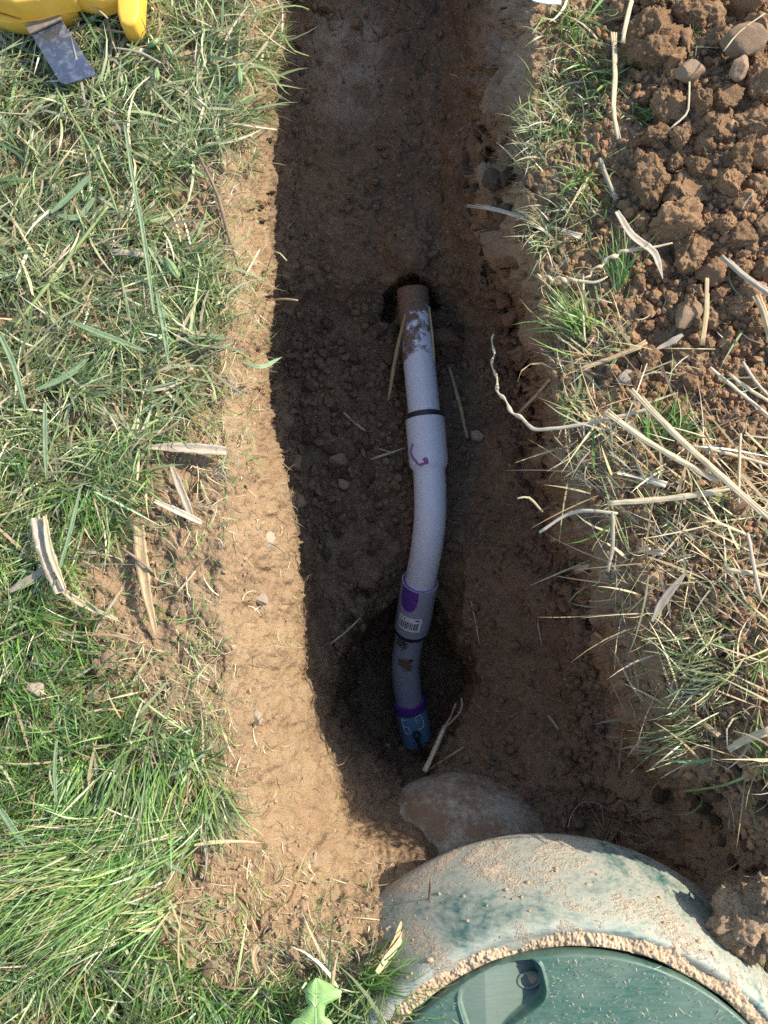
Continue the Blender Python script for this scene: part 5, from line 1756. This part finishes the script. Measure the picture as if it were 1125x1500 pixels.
LEAVES = [
    ([(903, 310), (925, 345), (958, 372), (971, 408)], 13, sg, 'curved grey strap leaf between the trench and the heap', .05, (.7, 1, 1, .15), .4),
    ([(955, 910), (968, 885), (1005, 838)], 13, sg, 'grey dry leaf blade lying among the dead straw', .04, (.3, 1, .9, .2), .3),
    ([(1000, 490), (985, 500), (960, 512)], 10, sg, 'short grey leaf scrap beside the flat stone', .03, (.5, 1, .8, .3), .3),
    ([(203, 655), (255, 656), (332, 661)], 17, sg, 'tapered dry sheath lying level on the bare left strip', .02, (.15, .8, 1, .9), .6),
    ([(250, 680), (266, 720), (284, 765)], 13, sg, 'wrinkled dry sheath below the level one', .014, (.4, 1, 1, .5), .5),
    ([(226, 734), (258, 748), (296, 766)], 10, sw_, 'pale split stalk pointing to the wrinkled sheath', .018, (.6, 1, 1, .7), .5),
    ([(203, 768), (212, 850), (228, 928)], 21, stn, 'long tapered dry leaf hanging down the bare strip', .016, (.9, 1, .7, .35), .35),
    ([(52, 758), (66, 800), (90, 868)], 26, sg, 'broken dry leaf bundle standing in the left grass', .05, (.6, 1, .95, .7), .5),
    ([(66, 756), (72, 800), (95, 862)], 11, sp, 'narrow dry leaf along the broken bundle', .06, (.6, 1, .9, .5), .5),
    ([(14, 866), (42, 850), (68, 832)], 13, sg, 'short dry leaf to the left of the broken bundle', .045, (.5, 1, 1, .8), .3),
    ([(88, 862), (120, 884), (172, 908)], 11, sp, 'dry stalk trailing right from the broken bundle', .03, (.8, 1, .7, .4), .5),
    ([(182, 180), (195, 262), (208, 330), (226, 460)], 10, bg, 'long green blade standing across the upper clippings', .05, (.5, .9, 1, .6), .5),
    ([(75, 312), (105, 285), (132, 258)], 16, bg, 'broad pale green blade in the upper clippings', .05, (.5, 1, 1, .8), .3),
    ([(85, 315), (110, 320), (138, 290)], 15, bg, 'second broad pale green blade crossing the first', .04, (.4, 1, 1, .5), .3),
    ([(100, 470), (150, 490), (215, 515)], 13, bg, 'long flat green blade left of the dark tuft', .05, (.5, 1, .9, .4), .4),
    ([(52, 572), (100, 550), (130, 525)], 14, bg, 'flat green blade lying in the middle clippings', .05, (.4, 1, .9, .3), .4),
    ([(0, 490), (22, 540), (38, 600)], 14, bg, 'broad green blade at the left edge of the clippings', .055, (.8, 1, .9, .4), .4),
    ([(230, 430), (240, 480), (248, 540)], 13, bg, 'dark green strap blade beside the dense tuft', .05, (.6, 1, .8, .1), .5),
    ([(66, 590), (66, 640), (68, 700)], 11, bg, 'pale green blade hanging straight down the left clippings', .05, (.7, 1, .9, .4), .4),
    ([(118, 715), (100, 790), (78, 860)], 9, bg, 'long green blade slanting beside the broken bundle', .055, (.5, 1, .9, .2), .4),
    ([(262, 498), (300, 493), (336, 497)], 12, bg, 'glossy green blade lying level beside the left lip', .025, (.4, 1, 1, .2), .4),
    ([(352, 528), (380, 538), (413, 523)], 10, bg, 'pale green leaf tip hanging over the left lip', .03, (.3, .9, 1, .05), .4),
    ([(0, 1185), (20, 1215), (40, 1245)], 15, bg, 'wide green blade at the lower left edge', .06, (.8, 1, .9, .2), .35),
    ([(83, 1085), (80, 1130), (82, 1175)], 8, bg, 'pale green blade hanging down the lower left grass', .06, (.6, 1, 1, .5), .4),
    ([(205, 1230), (240, 1260), (280, 1285)], 9, bg, 'bright blade pointing right below the combed tuft', .05, (.4, 1, .9, .1), .4),
    ([(603, 1322), (588, 1370), (560, 1412)], 11, sp, 'straw coloured leaf leaning on the left of the riser', .05, (.3, .9, 1, .7), .5),
    ([(588, 1350), (578, 1380), (552, 1425)], 10, stn, 'tan leaf just left of the one leaning on the riser', .05, (.3, .9, 1, .7), .5),
    ([(958, 1305), (980, 1345), (1025, 1385)], 11, sg, 'dry grey leaf lying along the riser under the big pale clod', .02, (.1, .7, 1, .8), .4),
    ([(968, 1330), (985, 1368), (1008, 1388)], 8, sp, 'dry pale leaf beside the grey one under the clod', .02, (.1, .7, 1, .8), .4),
    ([(378, 1385), (372, 1400), (378, 1425)], 8, stn, 'dry stub standing at the edge of the lower grass', .03, (.8, 1, 1, .8), .5),
]
for pts, w_, mt_, lb, h_, prof, fold in LEAVES:
    if 'under the' in lb and 'clod' in lb:
        # lies on the riser wall
        zz = np.linspace(-.17, -.03, len(pts))
        pts = [(x_, y_, float(q_)) for (x_, y_), q_ in zip(pts, zz)]
    if 'tip hanging over' in lb:
        pts = [(x_, y_, q_) for (x_, y_), q_ in zip(pts, (.02, .015, -.02))]
    leaf('dry_leaf' if mt_ is not bg else 'grass_leaf', pts, w_, mt_, lb, h_, prof, fold, ragged=.06 if mt_ is not bg else 0)

# broad weed leaf at the bottom edge: lobed outline with a midrib
t = NT('weed_leaf_green')
co = t.coord()
c = t.mix(t.mrange(t.noise(60, 4, .6, co), .35, .65), (0.17, 0.31, 0.085), (0.23, 0.37, 0.12))
t.set(base=c, rough=.45, spec=.45, normal=t.bump(t.noise(110, 4, .6, co), .002, .6))
M['weed'] = t.m
t = NT('small_weed_green')
M['weed_small'] = t.set(base=t.mix(t.mrange(t.noise(80, 4), .35, .65), (.13, .21, .075), (.2, .28, .12)), rough=.5, spec=.4)
t = NT('weed_rib'); M['rib'] = t.set(base=(.38, .46, .24), rough=.5)


def lobed(name, base, tip, wpx, label, z0, z1, lobes, parent_kind='weed'):
    b_ = np.array(base, float); t_ = np.array(tip, float)
    n_, m_ = 40, 11
    s = np.linspace(0, 1, n_)
    ax = t_ - b_; ln = np.hypot(*ax); ax /= ln; pe = np.array([-ax[1], ax[0]])
    pl = pchip(s, np.linspace(0, 1, len(lobes[0])), np.array(lobes[0], float)[:, None])[:, 0]
    pr_ = pchip(s, np.linspace(0, 1, len(lobes[1])), np.array(lobes[1], float)[:, None])[:, 0]
    rows = []
    q = np.linspace(-1, 1, m_)
    for i_ in range(n_):
        c_ = b_ + ax * ln * s[i_]
        wq = np.where(q < 0, pl[i_], pr_[i_]) * wpx * q * (1 + (.07 * math.sin(s[i_] * 47) + .05 * math.sin(s[i_] * 83 + 1)) * (wpx > 20))
        uv = c_[None] + pe[None] * wq[:, None]
        z = z0 + (z1 - z0) * s[i_] + .012 * math.sin(s[i_] * 3.1) + .010 * abs(q) - .016 * q * q
        rows.append(P(uv[:, 0], uv[:, 1], z))
    g = np.array(rows); c0 = g[0, m_ // 2].copy()
    g = g - c0
    ix = np.arange(n_ * m_).reshape(n_, m_)
    f = np.stack([ix[:-1, :-1], ix[:-1, 1:], ix[1:, 1:], ix[1:, :-1]], -1).reshape(-1, 4)
    vv = np.concatenate([g.reshape(-1, 3), g.reshape(-1, 3) - np.array([0, 0, .0008])])
    o = link(name, new_mesh(name, vv, np.concatenate([f, f[:, ::-1] + n_ * m_]), True, M[parent_kind]), label=label, cat='leaf', loc=c0)
    if wpx < 20:
        return o
    rv, rf, _ = tube(g[:, m_ // 2] + np.array([0, 0, .0004]), np.linspace(.0016, .0004, n_) * min(1, wpx / 30), 6)
    link('midrib', new_mesh('midrib', rv, rf, True, M['rib']), o)
    for i0, i1 in ((8, 13), (14, 19), (24, 30), (29, 33)):
        for c_ in (1, m_ - 2):
            vp = np.array([g[int(i0 + (i1 - i0) * q_), int(round(m_ // 2 + (c_ - m_ // 2) * q_))] for q_ in np.linspace(0, 1, 5)]) + np.array([0, 0, .0005])
            v1, f1, _ = tube(vp, np.linspace(.0009, .0003, 5), 5)
            link('vein', new_mesh('vein', v1, f1, True, M['rib']), o)
    return o


lobed('weed_leaf', (462, 1545), (463, 1433), 46, 'broad bright green lobed leaf at the bottom edge', .085, .075,
      [(.2, .6, .95, .92, .68, .40, .26, .36, .32, .05), (.2, .5, .7, .64, .45, .26, .38, .84, .60, .08)])
for k_, (b_, t_, w_, lb) in enumerate([((214, 70), (236, 55), 8, 'small oval weed leaf right of the yellow foot'), ((240, 62), (252, 84), 8, 'small oval weed leaf pointing down near the yellow foot'),
                                       ((230, 98), (228, 122), 8, 'dull oval weed leaf below the other two'), ((252, 15), (262, 32), 8, 'bright small weed leaf at the top of the lawn'),
                                       ((350, 95), (352, 128), 7, 'narrow weed leaf hanging at the left lip'), ((240, 375), (262, 410), 12, 'broad weed leaf above the dense tuft'),
                                       ((70, 148), (80, 160), 6, 'tiny yellow green weed leaf below the metal plate'), ((160, 430), (195, 448), 12, 'dull broad weed leaf in the clippings'),
                                       ((55, 440), (90, 465), 11, 'dull weed leaf left of the clippings centre'), ((865, 215), (845, 222), 6, 'small bluish weed leaf on the right bank')]):
    if k_ in (3, 6, 7, 8, 9):
        continue
    z_ = float(zat(*[float(x_) for x_ in b_])) + .035
    lobed('weed_leaf', b_, t_, w_, lb, z_, z_ + .005, [(.1, .45, .6, .5, .05), (.1, .5, .65, .45, .05)], 'weed_small')

# tangle of fine roots above the riser
for k_, (lb, n_, u, v) in enumerate([('tangle of fine pale roots hanging above the green riser', 26, 905, 1215)]):
    vs, fs, o_ = [], [], 0
    rr3 = np.random.default_rng(4)
    c0 = np.array(V(u, v, zat(float(u), float(v))))
    for q in range(n_):
        a_ = np.array([rr3.normal(905, 14), rr3.normal(1205, 14)])
        b_ = a_ + rr3.normal(0, 26, 2) + np.array([10, 8])
        m_ = (a_ + b_) / 2 + rr3.normal(0, 12, 2)
        pts = np.array([list(V(x_, y_, zat(float(x_), float(y_)) + h_)) for (x_, y_), h_ in ((a_, .01), (m_, .05), (b_, .02))])
        vv, ff, _ = tube(catmull(pts, 14) - c0, .0009, 5)
        vs.append(vv); fs += [x_ + o_ for x_ in ff]; o_ += len(vv)
    # the long loop
    pts = np.array([list(V(x_, y_, z_)) for x_, y_, z_ in ((832, 1212, -.34), (838, 1192, -.36), (862, 1174, -.40), (885, 1182, -.40), (900, 1198, -.42))])
    vv, ff, _ = tube(catmull(pts, 30) - c0, .0012, 5)
    vs.append(vv); fs += [x_ + o_ for x_ in ff]
    link('root_tangle', new_mesh('root_tangle', np.concatenate(vs), fs, True, M['root']), label=lb, cat='roots', loc=c0)

# ------------------------------------------------------------------ yellow tool with its metal plate
t = NT('yellow_plastic')
co = t.coord()
c = t.mix(t.mrange(t.noise(20, 5, .65, co), .4, .7), (0.80, 0.45, 0.06), (0.74, 0.37, 0.045))
c = t.mix(t.mrange(t.noise(60, 6, .75, co), .60, .72, 0, .6), c, (0.42, 0.25, 0.12))
M['yellow'] = t.set(base=c, rough=.4, spec=.4, normal=t.bump(t.noise(300, 3), .0005, .5))
t = NT('scratched_steel')
co = t.coord()
n1 = t.noise(45, 6, .7, co, .5); n2 = t.noise(180, 4, .7, co)
c = t.mix(t.mrange(n1, .55, .75, 0, .4), (0.20, 0.215, 0.25), (0.42, 0.40, 0.36))
M['steel'] = t.set(base=c, rough=t.mrange(n1, .4, .65, .22, .6), metal=t.mrange(n1, .5, .72, .85, .5), normal=t.bump(n2, .0006, .4))
t = NT('brown_bracket'); M['bracket'] = t.set(base=t.mix(t.mrange(t.noise(70, 4), .4, .6), (0.22, .17, .13), (.3, .23, .17)), rough=.6, metal=.3)

tool = thing('yellow_tool', 'yellow plastic tool with a scratched metal plate lying on the lawn', 'tool', V(100, 10, .03))


def prism(name, poly, z0, z1, mat, parent, bev=.006, tiltu=0.0):
    bm = bmesh.new()
    o_ = parent.location if parent.parent is None else parent.location + parent.parent.location
    zt = (z0 + z1) / 2
    vs = [bm.verts.new(Vector((*P(u, v, zt)[:2], z0)) - o_) for u, v in poly]
    f = bm.faces.new(vs)
    ex = bmesh.ops.extrude_face_region(bm, geom=[f])
    for q in ex['geom']:
        if isinstance(q, bmesh.types.BMVert):
            q.co.z += z1 - z0
    bmesh.ops.recalc_face_normals(bm, faces=bm.faces)
    if bev:
        bmesh.ops.bevel(bm, geom=list(bm.edges), offset=bev, segments=3, affect='EDGES', profile=.6)
    me = bpy.data.meshes.new(name); bm.to_mesh(me); bm.free()
    me.materials.append(mat)
    for p_ in me.polygons: p_.use_smooth = True
    me.set_sharp_from_angle(angle=R(35))
    return link(name, me, parent)


prism('housing', [(-90, -150), (124, -150), (120, -30), (113, 2), (62, 16), (30, 20), (-8, 8), (-90, -10)], .045, .105, M['yellow'], tool, .008)
prism('lower_shell', [(-90, -20), (-5, 12), (28, 26), (60, 22), (112, 8), (116, 22), (100, 30), (45, 44), (8, 40), (-90, 10)], .018, .055, M['yellow'], tool, .005)
prism('grip', [(108, -150), (196, -150), (190, -20), (180, 6), (150, 14), (112, 6)], .035, .085, M['yellow'], tool, .010)
prism('foot', [(172, -60), (213, -60), (209, 36), (203, 48), (192, 52), (182, 48), (178, 34)], .02, .075, M['yellow'], tool, .008)
plate = prism('plate', [(42, 44), (88, 25), (140, 108), (136, 112), (96, 124), (88, 121)], .046, .0495, M['steel'], tool, .0006)
prism('bracket', [(36, 38), (84, 16), (91, 28), (44, 50)], .052, .057, M['bracket'], tool, .001)
prism('seam', [(-80, -1), (30, 30), (60, 26), (112, 11), (113, 14), (61, 30), (29, 34), (-80, 3)], .052, .060, M['yellow'], tool, .001)
prism('housing_rib', [(-60, -40), (100, -40), (98, -34), (-60, -34)], .103, .109, M['yellow'], tool, .0015)
# white scrap at the top edge
leaf('white_scrap', [(772, -6), (795, 2), (822, 4)], 13, M['label_white'], 'torn white plastic strip at the top edge beside the trench', .05, (.7, 1, .9, .6), .2, cat='scrap')
